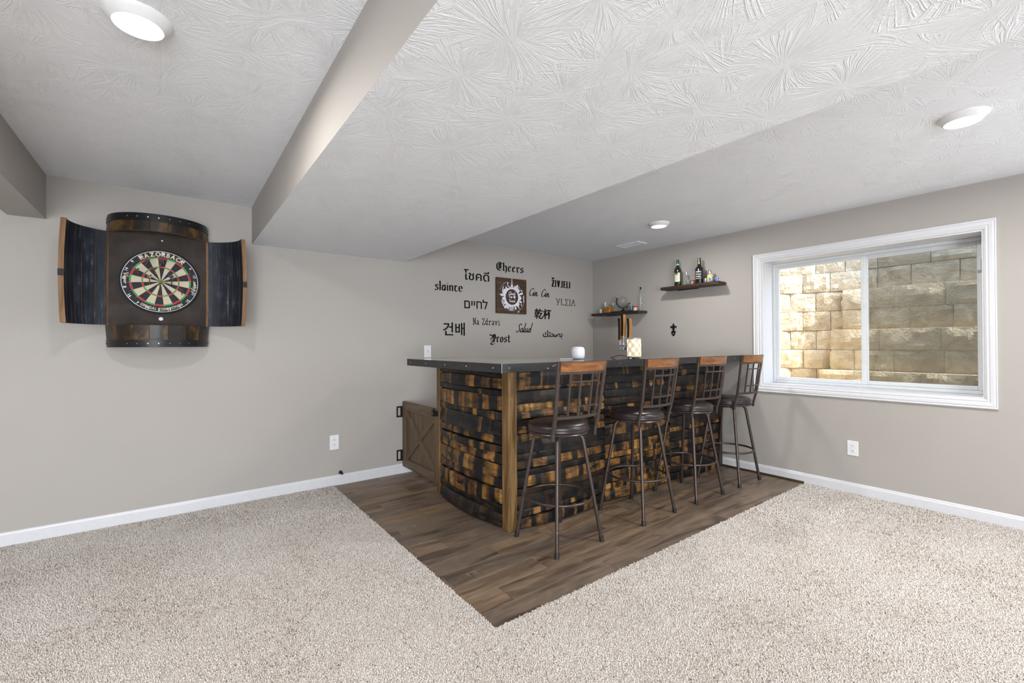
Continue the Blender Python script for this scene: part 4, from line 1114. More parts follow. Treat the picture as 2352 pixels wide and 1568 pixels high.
cp(MB().lathe([(.0065, 0), (.0065, .002), (.003, .003), (.001, .0028)], 14).xf(Matrix.Translation((-4.705, -.085, 2.065)) @ Rm), 'panel_screw', SCREW)
def door(side):
    a_h = 16.5 if side > 0 else 163.5; a_e = 89.6 if side > 0 else 90.4
    ah = math.radians(a_h); hz = 1.75; hin = Vector((CX + RB(hz) * math.cos(ah), -RB(hz) * math.sin(ah), OZ0))
    rot = math.radians(89.0 if side > 0 else -82.0)
    d = empty('door', (0, 0, 0)); d.parent = cab; d.matrix_parent_inverse = INV
    d.location = hin; d.rotation_euler = (0, 0, rot)
    n = 5; cuts = [0, .17, .40, .55, .80, 1.0] if side < 0 else [0, .22, .42, .52, .78, 1.0]
    for k in range(n):
        f0, f1 = cuts[k], cuts[k + 1]
        m = shell(a_h + (a_e - a_h) * f0 + .22 * (1 if a_e > a_h else -1), a_h + (a_e - a_h) * f1 - .22 * (1 if a_e > a_h else -1), OZ0 + .004, OZ1 - .004, 0, .026, na=3, nz=12)
        if a_e < a_h: m.f = [f[::-1] for f in m.f]
        m.xf(Matrix.Translation(-hin)); o = m.build('stave', MAT3, d, smooth=40)
    # bung-hole notch in the meeting edge
    ae = math.radians(a_e); R_ = RB(1.745) - .013
    q = MB().lathe([(.020, -.0135), (.020, .0135)], 16, mat=Matrix.Rotation(pi / 2, 4, 'X'), mi=0)
    m = MB().box(-.0022, .0022, -.0145, .0145, -.021, .021).xf(Matrix.Translation((CX + R_ * math.cos(ae) - side * .0005, -R_ * math.sin(ae), 1.745)))
    m.xf(Matrix.Translation(-hin)); m.build('bung_notch', DARKW, d)
    for z in (1.52, 2.0):
        MB().box(-.012, .012, -.02, .004, z - OZ0 - .02, z - OZ0 + .02).build('hinge', SCREW, d)
door(-1); door(1)

# ------------------------------------------------------------------ dartboard
DX, DZ, DR = -4.712, 1.757, .2325
dk = DR / .2255
board = empty('dartboard', (DX, -.085, DZ), label='round bristle dartboard with red and green rings inside the cabinet', cat='dartboard')
MBK = plain('dartboard_black', (.012, .013, .016), .75); CRM = plain('dartboard_cream', srgb(196, 182, 160), .8, var=.1, scale=300)
RED = plain('dartboard_red', srgb(190, 22, 18), .75, var=.1); GRN = plain('dartboard_green', srgb(52, 150, 66), .75, var=.1)
WIRE = plain('dartboard_wire', srgb(206, 208, 212), .35, .5)
MB().lathe([(DR, 0), (DR, .034), (DR - .004, .038), (.001, .038)], 64, cap1=False, mat=Rm).build('board_body', MBK, board, smooth=40)
rot0 = math.radians(-3.5); yb0 = -.0382
def sector(r0, r1, a0, a1, n=3):
    P = [(r0 * math.sin(a0 + (a1 - a0) * i / n), r0 * math.cos(a0 + (a1 - a0) * i / n)) for i in range(n + 1)] + [(r1 * math.sin(a1 - (a1 - a0) * i / n), r1 * math.cos(a1 - (a1 - a0) * i / n)) for i in range(n + 1)]
    return P
order = [20, 1, 18, 4, 13, 6, 10, 15, 2, 17, 3, 19, 7, 16, 8, 11, 14, 9, 12, 5]
for k in range(20):
    a0 = -rot0 + math.radians(18 * k - 9); a1 = a0 + math.radians(18); dark_ = k % 2 == 0
    bed, ringc = (MBK, RED) if dark_ else (CRM, GRN)
    if not dark_:
        MB().prism(sector(.0159 * dk, .099 * dk, a0, a1), yb0 - .0004, yb0).prism(sector(.107 * dk, .162 * dk, a0, a1), yb0 - .0004, yb0).build('bed', bed, board)
    MB().prism(sector(.162 * dk, .172 * dk, a0, a1), yb0 - .0004, yb0).build('double_field', ringc, board)
    MB().prism(sector(.098 * dk, .107 * dk, a0, a1), yb0 - .0004, yb0).build('treble_field', ringc, board)
    am = (a0 + a1) / 2; s_ = str(order[k]); mm = text_mb(s_, -.012)
    V = mm.v; x0, x1 = min(p[0] for p in V), max(p[0] for p in V); sc_ = .026
    flip = pi if math.cos(am) < -.2 else 0
    mm.v = [((p[0] - (x0 + x1) / 2) * sc_, p[1] * .0012, (p[2] - .36) * sc_) for p in V]
    mm.xf(Matrix.Translation((.2005 * dk * math.sin(am), yb0 - .003, .2005 * dk * math.cos(am))) @ Matrix.Rotation(am + flip, 4, 'Y')).build('wire_number', WIRE, board)
MB().prism([(.016 * dk * math.cos(2 * pi * i / 24), .016 * dk * math.sin(2 * pi * i / 24)) for i in range(24)], yb0 - .0006, yb0).build('bull_ring', GRN, board)
MB().prism([(.0066 * dk * math.cos(2 * pi * i / 16), .0066 * dk * math.sin(2 * pi * i / 16)) for i in range(16)], yb0 - .001, yb0 - .0005).build('bullseye', RED, board)
def circ(r, y, n=64): return [(r * math.cos(2 * pi * i / n), y, r * math.sin(2 * pi * i / n)) for i in range(n)]
MB().tube(circ(.214 * dk, yb0 - .003), .0014, 6, closed=True, upv=(0, 1, 0)).build('number_ring', WIRE, board)
mw = MB()
for r in (.172, .162, .107, .098): mw.tube(circ(r * dk, yb0 - .0006), .0005, 4, closed=True, upv=(0, 1, 0))
for k in range(20):
    a = -rot0 + math.radians(18 * k - 9); mw.tube([(.016 * dk * math.sin(a), yb0 - .0006, .016 * dk * math.cos(a)), (.185 * dk * math.sin(a), yb0 - .0006, .185 * dk * math.cos(a))], .0005, 4, upv=(0, 1, 0))
mw.build('spider_wire', WIRE, board)
def arc_text(s_, R_, hgt, centre, span, bold, mat, inside=False):
    # letters along an arc; centre/span in degrees clockwise from the top
    ms = MB(); gl = []; tot = 0
    for ch in s_:
        if ch == ' ': gl.append((None, .45)); tot += .45; continue
        mm = text_mb(ch, bold); x0, x1 = min(p[0] for p in mm.v), max(p[0] for p in mm.v)
        gl.append((mm, x1 - x0 + .10)); tot += x1 - x0 + .10
        mm.v = [(p[0] - (x0 + x1) / 2, p[1], p[2] - .36) for p in mm.v]
    sc_ = hgt / .73; c_ = 0; kx = math.radians(span) * R_ / tot
    for mm, w_ in gl:
        if mm is not None:
            d = (c_ + w_ / 2) / tot - .5; a = math.radians(centre + d * span * (-1 if inside else 1))
            mm.v = [(p[0] * kx, p[1] * .0006, p[2] * sc_) for p in mm.v]
            mm.xf(Matrix.Translation((R_ * math.sin(a), yb0, R_ * math.cos(a))) @ Matrix.Rotation(a + (pi if inside else 0), 4, 'Y')); ms.add(mm.v, mm.f)
        c_ += w_
    ms.build('printed_letters', mat, board)
arc_text('RAZORBACK', .194 * dk, .030, 3, 82, .05, CRM)
arc_text('OFFICIAL COMPETITION', .194 * dk, .019, 178, 74, .04, CRM, True)
for sd in (-1, 1):
    ms = []; x = 0
    for ch in 'Viper': adv, st = HW[ch]; ms.append(pen_mb(st, .13, ox=x)); x += adv + .02
    fit(ms, -.044, .044, -.016, .020, .0016, 0)
    mm = MB(); [mm.add(q.v, q.f) for q in ms]
    mm.xf(Matrix.Translation((sd * .193 * dk, yb0, .012 if sd < 0 else -.022)) @ Matrix.Rotation(math.radians(90 if sd < 0 else -90), 4, 'Y')); mm.build('printed_letters', CRM, board)

# darts
BRASS = plain('brass_barrel', srgb(150, 132, 92), .35, .8); SHAFT = plain('dark_shaft', srgb(30, 28, 28), .4)
FLG = plain('grey_flight', srgb(92, 90, 98), .5); FLB = plain('bronze_flight', srgb(122, 112, 92), .45)
FLW = plain('white_flight', srgb(206, 206, 204), .5); FLO = plain('orange_flight', srgb(206, 96, 60), .5); FLN = plain('green_flight', srgb(40, 130, 70), .5)
def dart(px, py, yaw, droop, spin, fl, label, size=1.0):
    dx = (px - 1003) / 882 * DR; dz = -(py - 777) / 700 * DR
    o = empty('dart', (DX + dx, -.085 + yb0 + .006, DZ + dz), label=label, cat='dart', group='darts stuck in the dartboard')
    R_ = Matrix.Rotation(droop, 4, 'X') @ Matrix.Rotation(yaw, 4, 'Z') @ Rm @ Matrix.Rotation(spin, 4, 'Z')
    MB().lathe([(.0005, 0), (.001, .02), (.001, .022)], 8).xf(R_).build('point', SCREW, o)
    MB().lathe([(.0015, .022), (.0034, .026), (.0034, .055), (.0036, .058), (.003, .068), (.002, .070)], 12).xf(R_).build('barrel', BRASS, o, smooth=50)
    MB().lathe([(.0018, .070), (.0018, .105)], 8).xf(R_).build('shaft', SHAFT, o, smooth=50)
    for k in range(4):
        a = k * pi / 2; mm = MB()
        P = [(.001, .098), (.008, .103), (.0165 * size, .112), (.0165 * size, .128), (.001, .136)]
        mm.prism(P, -.0002, .0002); mm.xf(R_ @ Matrix.Rotation(a, 4, 'Z')); mm.build('flight_vane', fl[k % len(fl)], o)
dl = [(678, 450, .10, -.20, .3, [FLG, FLB], 'dart with pale brown flights at the upper left of the board'),
      (530, 652, -.05, -.18, .5, [FLB], 'dart with bronze flights at the far left of the board'),
      (900, 640, -.08, -.27, .2, [FLG], 'dart with thin grey flights above left of the bullseye'),
      (764, 862, .0, -.44, .7, [FLN, FLW, FLO, FLW], 'dart with green white and orange flights left of the bullseye'),
      (972, 455, .16, -.30, .3, [FLG], 'dart with large dark grey flights near the top of the board', 1.5),
      (1095, 790, .34, -.20, .8, [FLG], 'dart with dark flights just right of the bullseye'),
      (1245, 850, -.05, -.50, .1, [FLG, FLB], 'dart standing up beside the dark flighted one right of the bullseye'),
      (978, 962, .02, -.28, .5, [FLB], 'dart with thin flights just below the bullseye'),
      (1482, 1062, -.08, -.26, .6, [FLB], 'dart with olive flights at the lower right of the board')]
for d in dl: dart(d[0], d[1], d[2], d[3], d[4], d[5], d[6], d[7] if len(d) > 7 else 1.0)

# ------------------------------------------------------------------ floating shelves
def shelf(name, y0, y1, z, dep, th, label):
    o = empty(name, (0, (y0 + y1) / 2, z - th), label=label, cat='shelf', group='dark floating shelves on the window wall')
    L = abs(y1 - y0) / 2
    MB().box(-dep, 0, -L, L, 0, th, bev=.003).build('board', SHELFW, o, smooth=30)
    MB().box(-.03, -.001, -L * .1, L * .62, -.006, .0).build('mount_bracket', BLKMET, o)
Z1, Z2 = 1.934, 1.693
shelf('floating_shelf', -1.198, -1.882, Z1, .165, .033, 'dark wooden floating shelf with wine bottles, higher and nearer the window')
shelf('floating_shelf', -.125, -.897, Z2, .165, .030, 'dark wooden floating shelf near the corner, lower one with the glass globe')

DKG = NT('dark_green_glass'); DKGM = DKG.fin(DKG.ramp(DKG.noise(DKG.obj(), 20, 2), [(.3, (.006, .007, .004)), (.7, (.012, .011, .006))]), .08, 0, None, .6, .5)
BKG = plain('black_glass', (.006, .006, .007), .1, 0, .6, .5)
CG = glass('clear_glass', (.90, .92, .92), .07, (.62, .64, .64))
LABEL = plain('paper_label', srgb(208, 206, 188), .7, var=.03)
GRF = plain('green_foil', srgb(28, 104, 44), .4, .3)
GOLD = plain('gold_foil', srgb(190, 160, 80), .4, .6)
SILV = plain('silver_cap', srgb(196, 198, 202), .25, .9)
GR1 = 'bottles and glasses on the higher shelf'; GR2 = 'glasses and souvenirs on the lower shelf'
def thing(name, x, y, z, label, cat, grp=None, rz=0): return empty(name, (x, y, z), rz, label=label, cat=cat, group=grp)
def curved_label(r, z0, z1, a0, a1, m=None, n=12):
    m = m or MB(); vs = []; fs = []
    for i in range(n + 1):
        a = math.radians(a0 + (a1 - a0) * i / n)
        for rr_ in (r, r + .0006):
            for z in (z0, z1): vs.append((rr_ * math.cos(a), rr_ * math.sin(a), z))
    for i in range(n):
        a, b = i * 4, i * 4 + 4
        fs += [(a + 2, b + 2, b + 3, a + 3), (a, a + 1, b + 1, b), (a + 1, a + 3, b + 3, b + 1), (a, b, b + 2, a + 2)]
    return m.add(vs, fs)
FA = 218  # direction (degrees) from the shelves towards the middle of the room
def wrap_text(s_, r, zc, hgt, bold, mat, par, width=.055, cdeg=FA):
    m = text_mb(s_, bold); V = m.v; x0, x1 = min(p[0] for p in V), max(p[0] for p in V); z0_, z1_ = min(p[2] for p in V), max(p[2] for p in V)
    out = []
    for p in V:
        s__ = ((p[0] - x0) / (x1 - x0) - .5) * width; a = math.radians(cdeg) + s__ / r; R_ = r + .0009 - p[1] * .0003
        out.append((R_ * math.cos(a), R_ * math.sin(a), zc + ((p[2] - z0_) / (z1_ - z0_) - .5) * hgt))
    m.v = out; m.build('label_print', mat, par)
# wine bottle
o = thing('wine_bottle', -.09, -1.374, Z1, 'dark wine bottle with green foil neck and pale label', 'bottle', GR1)
MB().lathe([(.030, 0), (.038, .004), (.039, .02), (.039, .175), (.036, .195), (.024, .215), (.0155, .230), (.0140, .245), (.0135, .29)], 28).build('glass_body', DKGM, o, smooth=50)
MB().lathe([(.0150, .252), (.0145, .296), (.0135, .300), (.001, .300)], 20, cap1=False).build('foil', GRF, o, smooth=50)
MB().lathe([(.0155, .238), (.0155, .252)], 20).build('neck_band', LABEL, o, smooth=50)
curved_label(.0395, .050, .150, FA - 62, FA + 30).build('label', LABEL, o, smooth=50)
curved_label(.0397, .043, .050, FA - 62, FA + 30).build('label_border', GRF, o)
mm = MB(); 
for k in range(10):
    a = 2 * pi * k / 10
oval = curved_label(.0402, .128, .150, FA - 48, FA - 6); oval.build('oval_badge', GRF, o)
for k, zc in enumerate((.118, .108, .096, .084, .074)): curved_label(.0400, zc, zc + .002, FA - 42, FA - 4 - 6 * (k % 2)).build('label_text_line', plain('faded_ink', srgb(120, 118, 106), .7) if k == 0 else bpy.data.materials['faded_ink'], o)
# port bottle
o = thing('port_bottle', -.09, -1.634, Z1, 'black port bottle with white stencilled lettering', 'bottle', GR1)
MB().lathe([(.034, 0), (.043, .004), (.044, .02), (.044, .155), (.040, .172), (.022, .192), (.0195, .205), (.0165, .235), (.0155, .272), (.0155, .281), (.001, .282)], 30, cap1=False).build('glass_body', BKG, o, smooth=50)
for s_, zc, hg in (('PORTO', .126, .014), ('ROCHA', .101, .014), ('RUBY', .076, .012), ('PORT', .055, .010)):
    wrap_text(s_, .0442, zc, hg, .03, PLATE, o, .055, FA - 22)
curved_label(.0190, .212, .236, FA - 40, FA + 0).build('gold_seal', GOLD, o)
# small clear bottles
def clear_bottle(y, x, h, label, fig):
    o = thing('glass_bottle', x, y, Z1, label, 'bottle', GR1)
    MB().lathe([(.014, 0), (.018, .004), (.013, h * .25), (.021, h * .42), (.023, h * .58), (.015, h * .72), (.010, h * .76), (.009, h * .93)], 20).build('glass_body', CG, o, smooth=50)
    MB().lathe([(.0115, h * .78), (.0125, h * .95), (.011, h), (.001, h)], 16, cap1=False).build('stopper', fig, o, smooth=50)
clear_bottle(-1.471, -.075, .150, 'tall slim clear glass bottle with silver stopper beside the wine bottle', SILV)
clear_bottle(-1.500, -.105, .108, 'short clear glass bottle with an amber dot, in front of the slim one', CG)
o = bpy.data.objects['wine_bottle']
o = thing('shot_glass', -.12, -1.515, Z1, 'clear shot glass next to the short clear bottle', 'glass', GR1)
MB().lathe([(.015, 0), (.017, .003), (.019, .05), (.0178, .05), (.0155, .008), (.001, .008)], 20, cap1=False).build('glass_body', CG, o, smooth=50)
# amber miniature
AMB = plain('amber_spirit', srgb(142, 66, 20), .12, 0, .6, .4)
o = thing('miniature_bottle', -.10, -1.572, Z1, 'square amber miniature bottle with gold cap and blue label', 'bottle', GR1)
MB().box(-.017, .017, -.020, .020, 0, .044, bev=.005).lathe([(.012, .042), (.007, .050), (.0065, .056)], 14).build('glass_body', AMB, o, smooth=40)
MB().lathe([(.0075, .055), (.0075, .066)], 14).build('cap', GOLD, o, smooth=50)
MB().box(-.0178, -.0172, -.004, .018, .006, .036).build('label', plain('pale_blue_label', srgb(140, 156, 176), .6), o)
# shot glasses near the port
DKS = glass('smoky_glass', (.55, .56, .55), .45, (.14, .14, .13))
def shot(y, x, mat, label, h=.055, r=.019, z=Z1, grp=GR1, cat='glass'):
    o = thing('shot_glass', x, y, z, label, cat, grp)
    MB().lathe([(r * .78, 0), (r * .82, .002), (r, h), (r * .94, h), (r * .74, .008), (.001, .008)], 22, cap1=False).build('glass_body', mat, o, smooth=50)
    return o
shot(-1.665, -.13, DKS, 'smoky shot glass standing in front of the port bottle', .052, .016)
shot(-1.706, -.10, plain('brushed_steel', srgb(150, 156, 172), .25, .85), 'steel shot cup between the port and pale yellow bottles', .050, .022)
o = thing('spirit_bottle', -.085, -1.752, Z1, 'pale yellow bottle with silver cap and light label', 'bottle', GR1)
TEQ = plain('pale_yellow_spirit', srgb(206, 198, 128), .15, 0, .5, .4)
MB().lathe([(.028, 0), (.032, .004), (.033, .062), (.030, .078), (.017, .090), (.014, .096)], 24).build('glass_body', TEQ, o, smooth=50)
MB().lathe([(.0175, .092), (.018, .126), (.016, .129), (.001, .129)], 20, cap1=False).build('cap', SILV, o, smooth=50)
curved_label(.0336, .012, .060, FA - 20, FA + 40).build('label', plain('pale_green_label', srgb(176, 190, 142), .6), o)
def paintmat(name, a, b, c, sc_=90):
    t = NT(name); v_ = t.n('TexVoronoi'); t.set(v_, 'Vector', t.obj()); v_.inputs['Scale'].default_value = sc_
    sp__ = t.n('SeparateXYZ', v_.outputs['Color'])
    return t.fin(t.ramp(sp__.outputs[0], [(.0, a[:3]), (.45, b[:3]), (.7, c[:3])], 'CONSTANT'), .25, 0, None, .5, .4)
BLUEP = paintmat('blue_painted_glaze', srgb(104, 130, 178), srgb(196, 204, 222), srgb(132, 92, 100))
shot(-1.785, -.125, BLUEP, 'blue painted shot glass in front of the pale yellow bottle', .050, .019)
o = thing('ceramic_ball', -.09, -1.832, Z1, 'blue and white patterned ball at the window end of the higher shelf', 'ornament', GR1)
MB().lathe([(.010, 0.0)] + [(.027 * math.sin(a), .0245 - .0265 * math.cos(a)) for a in [i * pi / 12 for i in range(3, 13)]], 24, cap1=False).build('body', paintmat('blue_white_ball_glaze', srgb(74, 84, 150), srgb(150, 158, 204), srgb(214, 218, 234), 110), o, smooth=60)

# lower shelf
ORG = plain('orange_ceramic', srgb(176, 108, 24), .35, 0, .5, .3, var=.2)
shot(-.235, -.10, plain('white_cup_glaze', srgb(196, 196, 192), .3), 'small white painted cup at the corner end of the lower shelf', .056, .022, Z2, GR2, 'cup')
o = thing('ceramic_house', -.085, -.345, Z2, 'orange ceramic souvenir house on the lower shelf', 'ornament', GR2)
MB().box(-.03, .03, -.050, .046, 0, .055, bev=.006).build('body', ORG, o, smooth=30)
MB().prism([(-.058, .052), (.056, .052), (.052, .078), (-.030, .086), (-.058, .070)], -.036, .036).xf(Matrix.Rotation(-pi / 2, 4, 'Z')).build('roof', ORG, o)
o = thing('glass_block', -.145, -.372, Z2, 'square glass tumbler in front of the orange souvenir', 'glass', GR2)
MB().box(-.016, .016, -.026, .026, 0, .056, bev=.003).build('glass_body', glass('amber_tumbler', (.8, .66, .42), .35, (.45, .27, .08)), o)
LBL = plain('light_blue_glaze', srgb(128, 168, 200), .3, var=.1)
o = thing('blue_souvenir', -.085, -.300, Z2 + .0875, 'light blue bell-shaped souvenir with white tip on top of the orange one', 'ornament', GR2)
MB().lathe([(.026, 0), (.026, .014), (.020, .022), (.014, .028)], 20).build('body', LBL, o, smooth=50)
MB().lathe([(.014, .027), (.008, .045), (.002, .062)], 16).build('tip', PLATE, o, smooth=50)
o = thing('snowflake_ornament', -.085, -.422, Z2 + .080, 'small white snowflake ornament with brown loop', 'ornament', GR2)
mm = MB()
for k in range(6): 
    a = k * pi / 3; mm.box(0, .021, -.002, .002, -.0028, .0028, mat=Matrix.Translation((0, -.012, .030)) @ Matrix.Rotation(-pi / 2, 4, 'Z') @ Matrix.Rotation(a, 4, 'Y'))
mm.build('flake', PLATE, o)
MB().tube([(0, .040 + .016 * math.cos(a), .006 + .022 * math.sin(a)) for a in [i * pi / 10 for i in range(11)]], .003, 6).build('loop', plain('brown_loop', srgb(84, 66, 52), .5), o)
MB().tube([(0, .024, .004), (0, .0, .012), (0, -.012, .026)], .0022, 6).build('stem', BLKMET, o)
o = thing('round_glass', -.09, -.478, Z2, 'clear round glass beside the globe decanter stand', 'glass', GR2)
MB().lathe([(.018, 0), (.024, .006), (.033, .025), (.034, .040), (.026, .058), (.024, .060)], 22).build('glass_body', CG, o, smooth=50)
# globe decanter on a black stand and tray
o = thing('globe_decanter', -.09, -.600, Z2 + .012, 'clear glass globe decanter cradled in a black curved stand', 'decanter', GR2)
vd = Matrix.Rotation(math.radians(-52.98), 4, 'Z')   # stand plane faces the room
gz = .122
MB().lathe([(.001, -.061)] + [(.061 * math.sin(a), -.061 * math.cos(a)) for a in [i * pi / 16 for i in range(1, 16)]] + [(.001, .061)], 30, cap0=False, cap1=False, c=(0, 0, gz)).build('globe', glass('globe_glass', (.90, .91, .90), .08, (.5, .52, .5)), o, smooth=60)
neck = MB().lathe([(.013, .060), (.011, .085), (.018, .092), (.016, .104), (.004, .110)], 16)
neck.xf(vd @ Matrix.Translation((0, 0, gz)) @ Matrix.Rotation(math.radians(-52), 4, 'Y')); neck.build('stopper_neck', CG, o, smooth=50)
P = [(.082 * math.cos(math.radians(a)), 0, gz + .082 * math.sin(math.radians(a))) for a in range(146, 352, 8)]
stand = MB().sweep(P, [(-.010, -.006), (.010, -.006), (.010, .006), (-.010, .006)], upv=(0, 1, 0)); stand.xf(vd); stand.build('cradle', BLKMET, o)
MB().lathe([(.032, -.0015), (.030, .004), (.012, .020), (.009, .036)], 20).build('foot', BLKMET, o, smooth=50)
o = thing('decanter_tray', -.09, -.60, Z2, 'thin black tray under the globe decanter', 'tray', GR2)
MB().box(-.055, .055, -.20, .17, 0, .010, bev=.003).build('board', plain('black_tray_wood', srgb(20, 19, 20), .4), o)
o = thing('ball_glass', -.075, -.700, Z2 + .010, 'clear stemless globe glass just right of the decanter', 'glass', GR2)
MB().lathe([(.018, 0), (.030, .012), (.038, .040), (.036, .065), (.030, .083), (.029, .083), (.034, .062), (.036, .04), (.028, .014), (.001, .006)], 24, cap1=False).build('glass_body', CG, o, smooth=50)
shot(-.757, -.125, glass('blue_glass', (.5, .7, .84), .45, (.2, .4, .52)), 'light blue glass tumbler on the lower shelf', .056, .024, Z2 + .0102, GR2)
o = thing('tower_bottle', -.062, -.846, Z2, 'tall narrow clear bottle with black stopper at the right end of the lower shelf', 'bottle', GR2)
MB().lathe([(.026, 0), (.027, .02), (.021, .10), (.0195, .15), (.012, .19), (.007, .225), (.0065, .262)], 20).build('glass_body', CG, o, smooth=50)
MB().lathe([(.0065, .258), (.008, .275), (.013, .290), (.001, .291)], 16, cap1=False).build('stopper', BLKMET, o, smooth=50)
o = thing('spice_jar', -.130, -.815, Z2, 'small cream jar with red lid in front of the tall clear bottle', 'jar', GR2)
MB().lathe([(.020, 0), (.022, .003), (.024, .040)], 20).build('body', plain('cream_jar', srgb(206, 198, 176), .5), o, smooth=50)
MB().lathe([(.0275, .040), (.0275, .058), (.001, .059)], 20, cap1=False).build('lid', plain('red_lid', srgb(170, 30, 26), .5), o, smooth=50)

# ------------------------------------------------------------------ kegerator with tap tower behind the bar
keg = thing('kegerator', -.42, -1.02, 0, 'beer tap tower with three barrel stave tap handles behind the bar', 'beer tap')
KB = plain('black_enamel', (.012, .012, .013), .35)
MB().box(-.30, .30, -.30, .30, .02, .90, bev=.01).build('cabinet', KB, keg)
for a in (-.25, .25):
    for b in (-.25, .25): MB().lathe([(.02, 0), (.02, .022)], 12, c=(a, b, 0)).build('foot', RUBBER, keg)
MB().lathe([(.055, .90), (.05, .905), (.038, .91), (.038, 1.22)], 28, c=(.02, .08, 0)).build('tower_column', CHROME, keg, smooth=50)
MB().tube([(.02, -.02, 1.255), (.02, .15, 1.255)], .038, 24).build('tower_bar', CHROME, keg, smooth=50)
for (hy, z0, z1, ty, rz_) in ((.044, 1.335, 1.576, .0, .0), (.0, 1.378, 1.618, 0, .2), (-.082, 1.358, 1.570, 0, -.1)):
    f = MB()
    f.tube([(.02, max(hy, -.0), 1.268), (-.10, hy, 1.272), (-.17, hy, 1.272)], .010, 12)
    f.tube([(-.17, hy, 1.284), (-.172, hy, 1.262), (-.205, hy, 1.218)], .009, 12)
    f.lathe([(.012, 0), (.014, .012), (.008, .03), (.006, z0 - 1.274)], 14, c=(-.190, hy, 1.276))
    fa = f.build('faucet', CHROME, keg, smooth=40)
    hh = MB(); w2 = .021; t2 = .0155; L_ = z1 - z0; n = 6; vs = []
    for i in range(n + 1):
        z = z0 + L_ * i / n; off = .005 * (1 - (2 * i / n - 1) ** 2); kk = .8 + .2 * i / n
        vs += [(-.190 - w2 + off, hy - t2 * kk, z), (-.190 + w2 + off, hy - t2 * kk, z), (-.190 + w2 + off, hy + t2 * kk, z), (-.190 - w2 + off, hy + t2 * kk, z)]
    side = []; front = []
    for i in range(n):
        a = i * 4
        front.append((a + 3, a, a + 4, a + 7)); side += [(a, a + 1, a + 5, a + 4), (a + 1, a + 2, a + 6, a + 5), (a + 2, a + 3, a + 7, a + 6)]
    side += [(0, 3, 2, 1), (n * 4, n * 4 + 1, n * 4 + 2, n * 4 + 3)]
    hh.add(vs, side, 0); hh.f += front; hh.m += [1] * len(front)
    hh.build('tap_handle', [TAPW, BLKMET], keg)

# ------------------------------------------------------------------ things on the bar top
o = thing('wifi_router', -2.030, -1.712, ZT, 'white rounded mesh router standing on the bar top', 'router')
prof = [(.030, 0), (.044, .003), (.052, .014), (.0545, .030), (.0548, .055), (.053, .076), (.047, .090), (.036, .096), (.018, .0985), (.001, .099)]
MB().lathe(prof, 36, cap1=False).build('shell', plain('white_router_shell', srgb(236, 238, 244), .35, var=.01), o, smooth=60)
MB().tube(smooth_pts([(-.05, .01, .004), (-.09, .03, .0035), (-.12, .02, .0035), (-.15, .05, .0035)], 5), .003, 8).build('cord', PLATE, o, smooth=60)
t = NT('pierced_glowing_shade')
sp_ = t.n('SeparateXYZ', t.obj()); ang = t.math('ARCTAN2', sp_.outputs[1], sp_.outputs[0])
u = t.math('MULTIPLY', ang, 6.0); v_ = t.math('MULTIPLY', sp_.outputs[2], 2 * pi / .072)
p1 = t.math('MULTIPLY', t.math('COSINE', u), t.math('COSINE', v_))
p2 = t.math('MULTIPLY', t.math('COSINE', t.math('MULTIPLY', u, 2)), t.math('COSINE', t.math('MULTIPLY', v_, 2)))
f = t.math('ADD', t.math('MULTIPLY', p1, 1.0), t.math('MULTIPLY', p2, .5))
g = t.math('SINE', t.math('MULTIPLY', f, 8.0))
msk = t.n('MapRange', g); msk.inputs[1].default_value = -.05; msk.inputs[2].default_value = .35
ec = t.mix(t.math('MULTIPLY', t.math('ADD', p1, 1.0), .5), (1.0, .94, .86, 1), (1.0, .74, .30, 1))
t.set(t.b, 'Emission Color', ec); t.set(t.b, 'Emission Strength', t.math('MULTIPLY', msk.outputs[0], .95))
t.set(t.b, 'Base Color', t.mix(msk.outputs[0], srgb(96, 70, 36), (.6, .56, .48, 1))); t.b.inputs['Roughness'].default_value = .45
o = thing('wax_warmer', -1.545, -1.890, ZT, 'glowing cylindrical lantern with pierced floral shade on the bar top', 'lantern')
MB().lathe([(.0575, .008), (.0575, .160)], 48, cap0=False, cap1=False).build('shade', t.m, o, smooth=50)
MB().lathe([(.0590, .158), (.0595, .166), (.052, .169), (.050, .164), (.001, .163)], 40, cap1=False).build('top_rim', plain('pewter_rim', srgb(150, 146, 138), .35, .5), o, smooth=50)
MB().lathe([(.056, .004), (.0590, .006), (.0590, .013), (.056, .014)], 40).build('base_ring', plain('pewter_base', srgb(120, 116, 110), .4, .5), o, smooth=50)
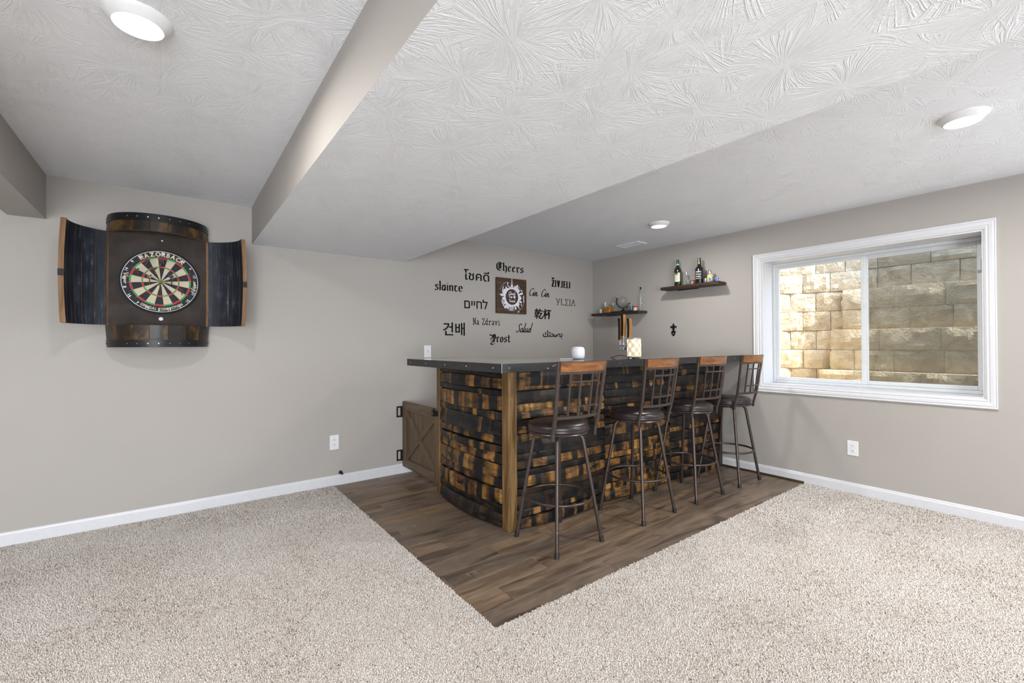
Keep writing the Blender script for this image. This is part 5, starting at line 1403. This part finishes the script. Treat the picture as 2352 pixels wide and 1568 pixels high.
for a in (30, 150, 270, 210): MB().lathe([(.013, 0), (.013, .005)], 12, c=(.042 * math.cos(math.radians(a)), .042 * math.sin(math.radians(a)), 0)).build('foot', RUBBER, o)
cord = MB().tube(smooth_pts([(-.045, .035, .012), (-.05, .09, .022), (-.055, .13, .018), (-.075, .17, .004), (-.07, .19, .004), (-.06, .20, .004)], 6), .003, 8).build('cord', RUBBER, o, smooth=60)

# ------------------------------------------------------------------ fleur-de-lis bottle opener
op = thing('bottle_opener', 0, -1.2585, 1.378, 'small black iron fleur-de-lis bottle opener on the wall', 'bottle opener')
Ry = Matrix.Rotation(-pi / 2, 4, 'Z')
def flat(polys, name, d0=-.010, d1=0):
    m = MB()
    for P in polys: m.prism(P, d0, d1)
    m.xf(Ry).build(name, BLKMET, op)
flat([[(0, .148), (.007, .132), (.011, .118), (.008, .104), (.004, .088), (-.004, .088), (-.008, .104), (-.011, .118), (-.007, .132)]], 'centre_petal')
for s_ in (1, -1):
    P = [(.004, .088), (.008, .102), (.016, .115), (.026, .119), (.034, .112), (.037, .100), (.031, .094), (.027, .100), (.029, .107), (.024, .108), (.018, .100), (.013, .086)]
    Q = pen_mb([[(s_ * .006, .086), (s_ * .014, .104), (s_ * .024, .112), (s_ * .033, .106), (s_ * .032, .096)]], .009)
    Q.v = [(p[0], p[1] * .009, p[2]) for p in Q.v]; Q.xf(Ry).build('side_petal', BLKMET, op)
flat([[(-.016, .084), (.016, .084), (.016, .078), (-.016, .078)], [(-.004, .079), (.004, .079), (.012, .066), (-.012, .066)]], 'band')
rg = MB().tube([(.019 * math.cos(2 * pi * i / 20), -.008, .036 + .021 * math.sin(2 * pi * i / 20)) for i in range(20)], .0065, 8, closed=True, upv=(0, 1, 0)); rg.xf(Ry).build('opener_ring', BLKMET, op)
flat([[(-.032, .048), (0, .068), (.032, .048), (.018, .036), (-.018, .036)], [(-.014, .018), (.014, .018), (.010, .004), (0, 0), (-.010, .004)]], 'opener_plate', -.006, 0)
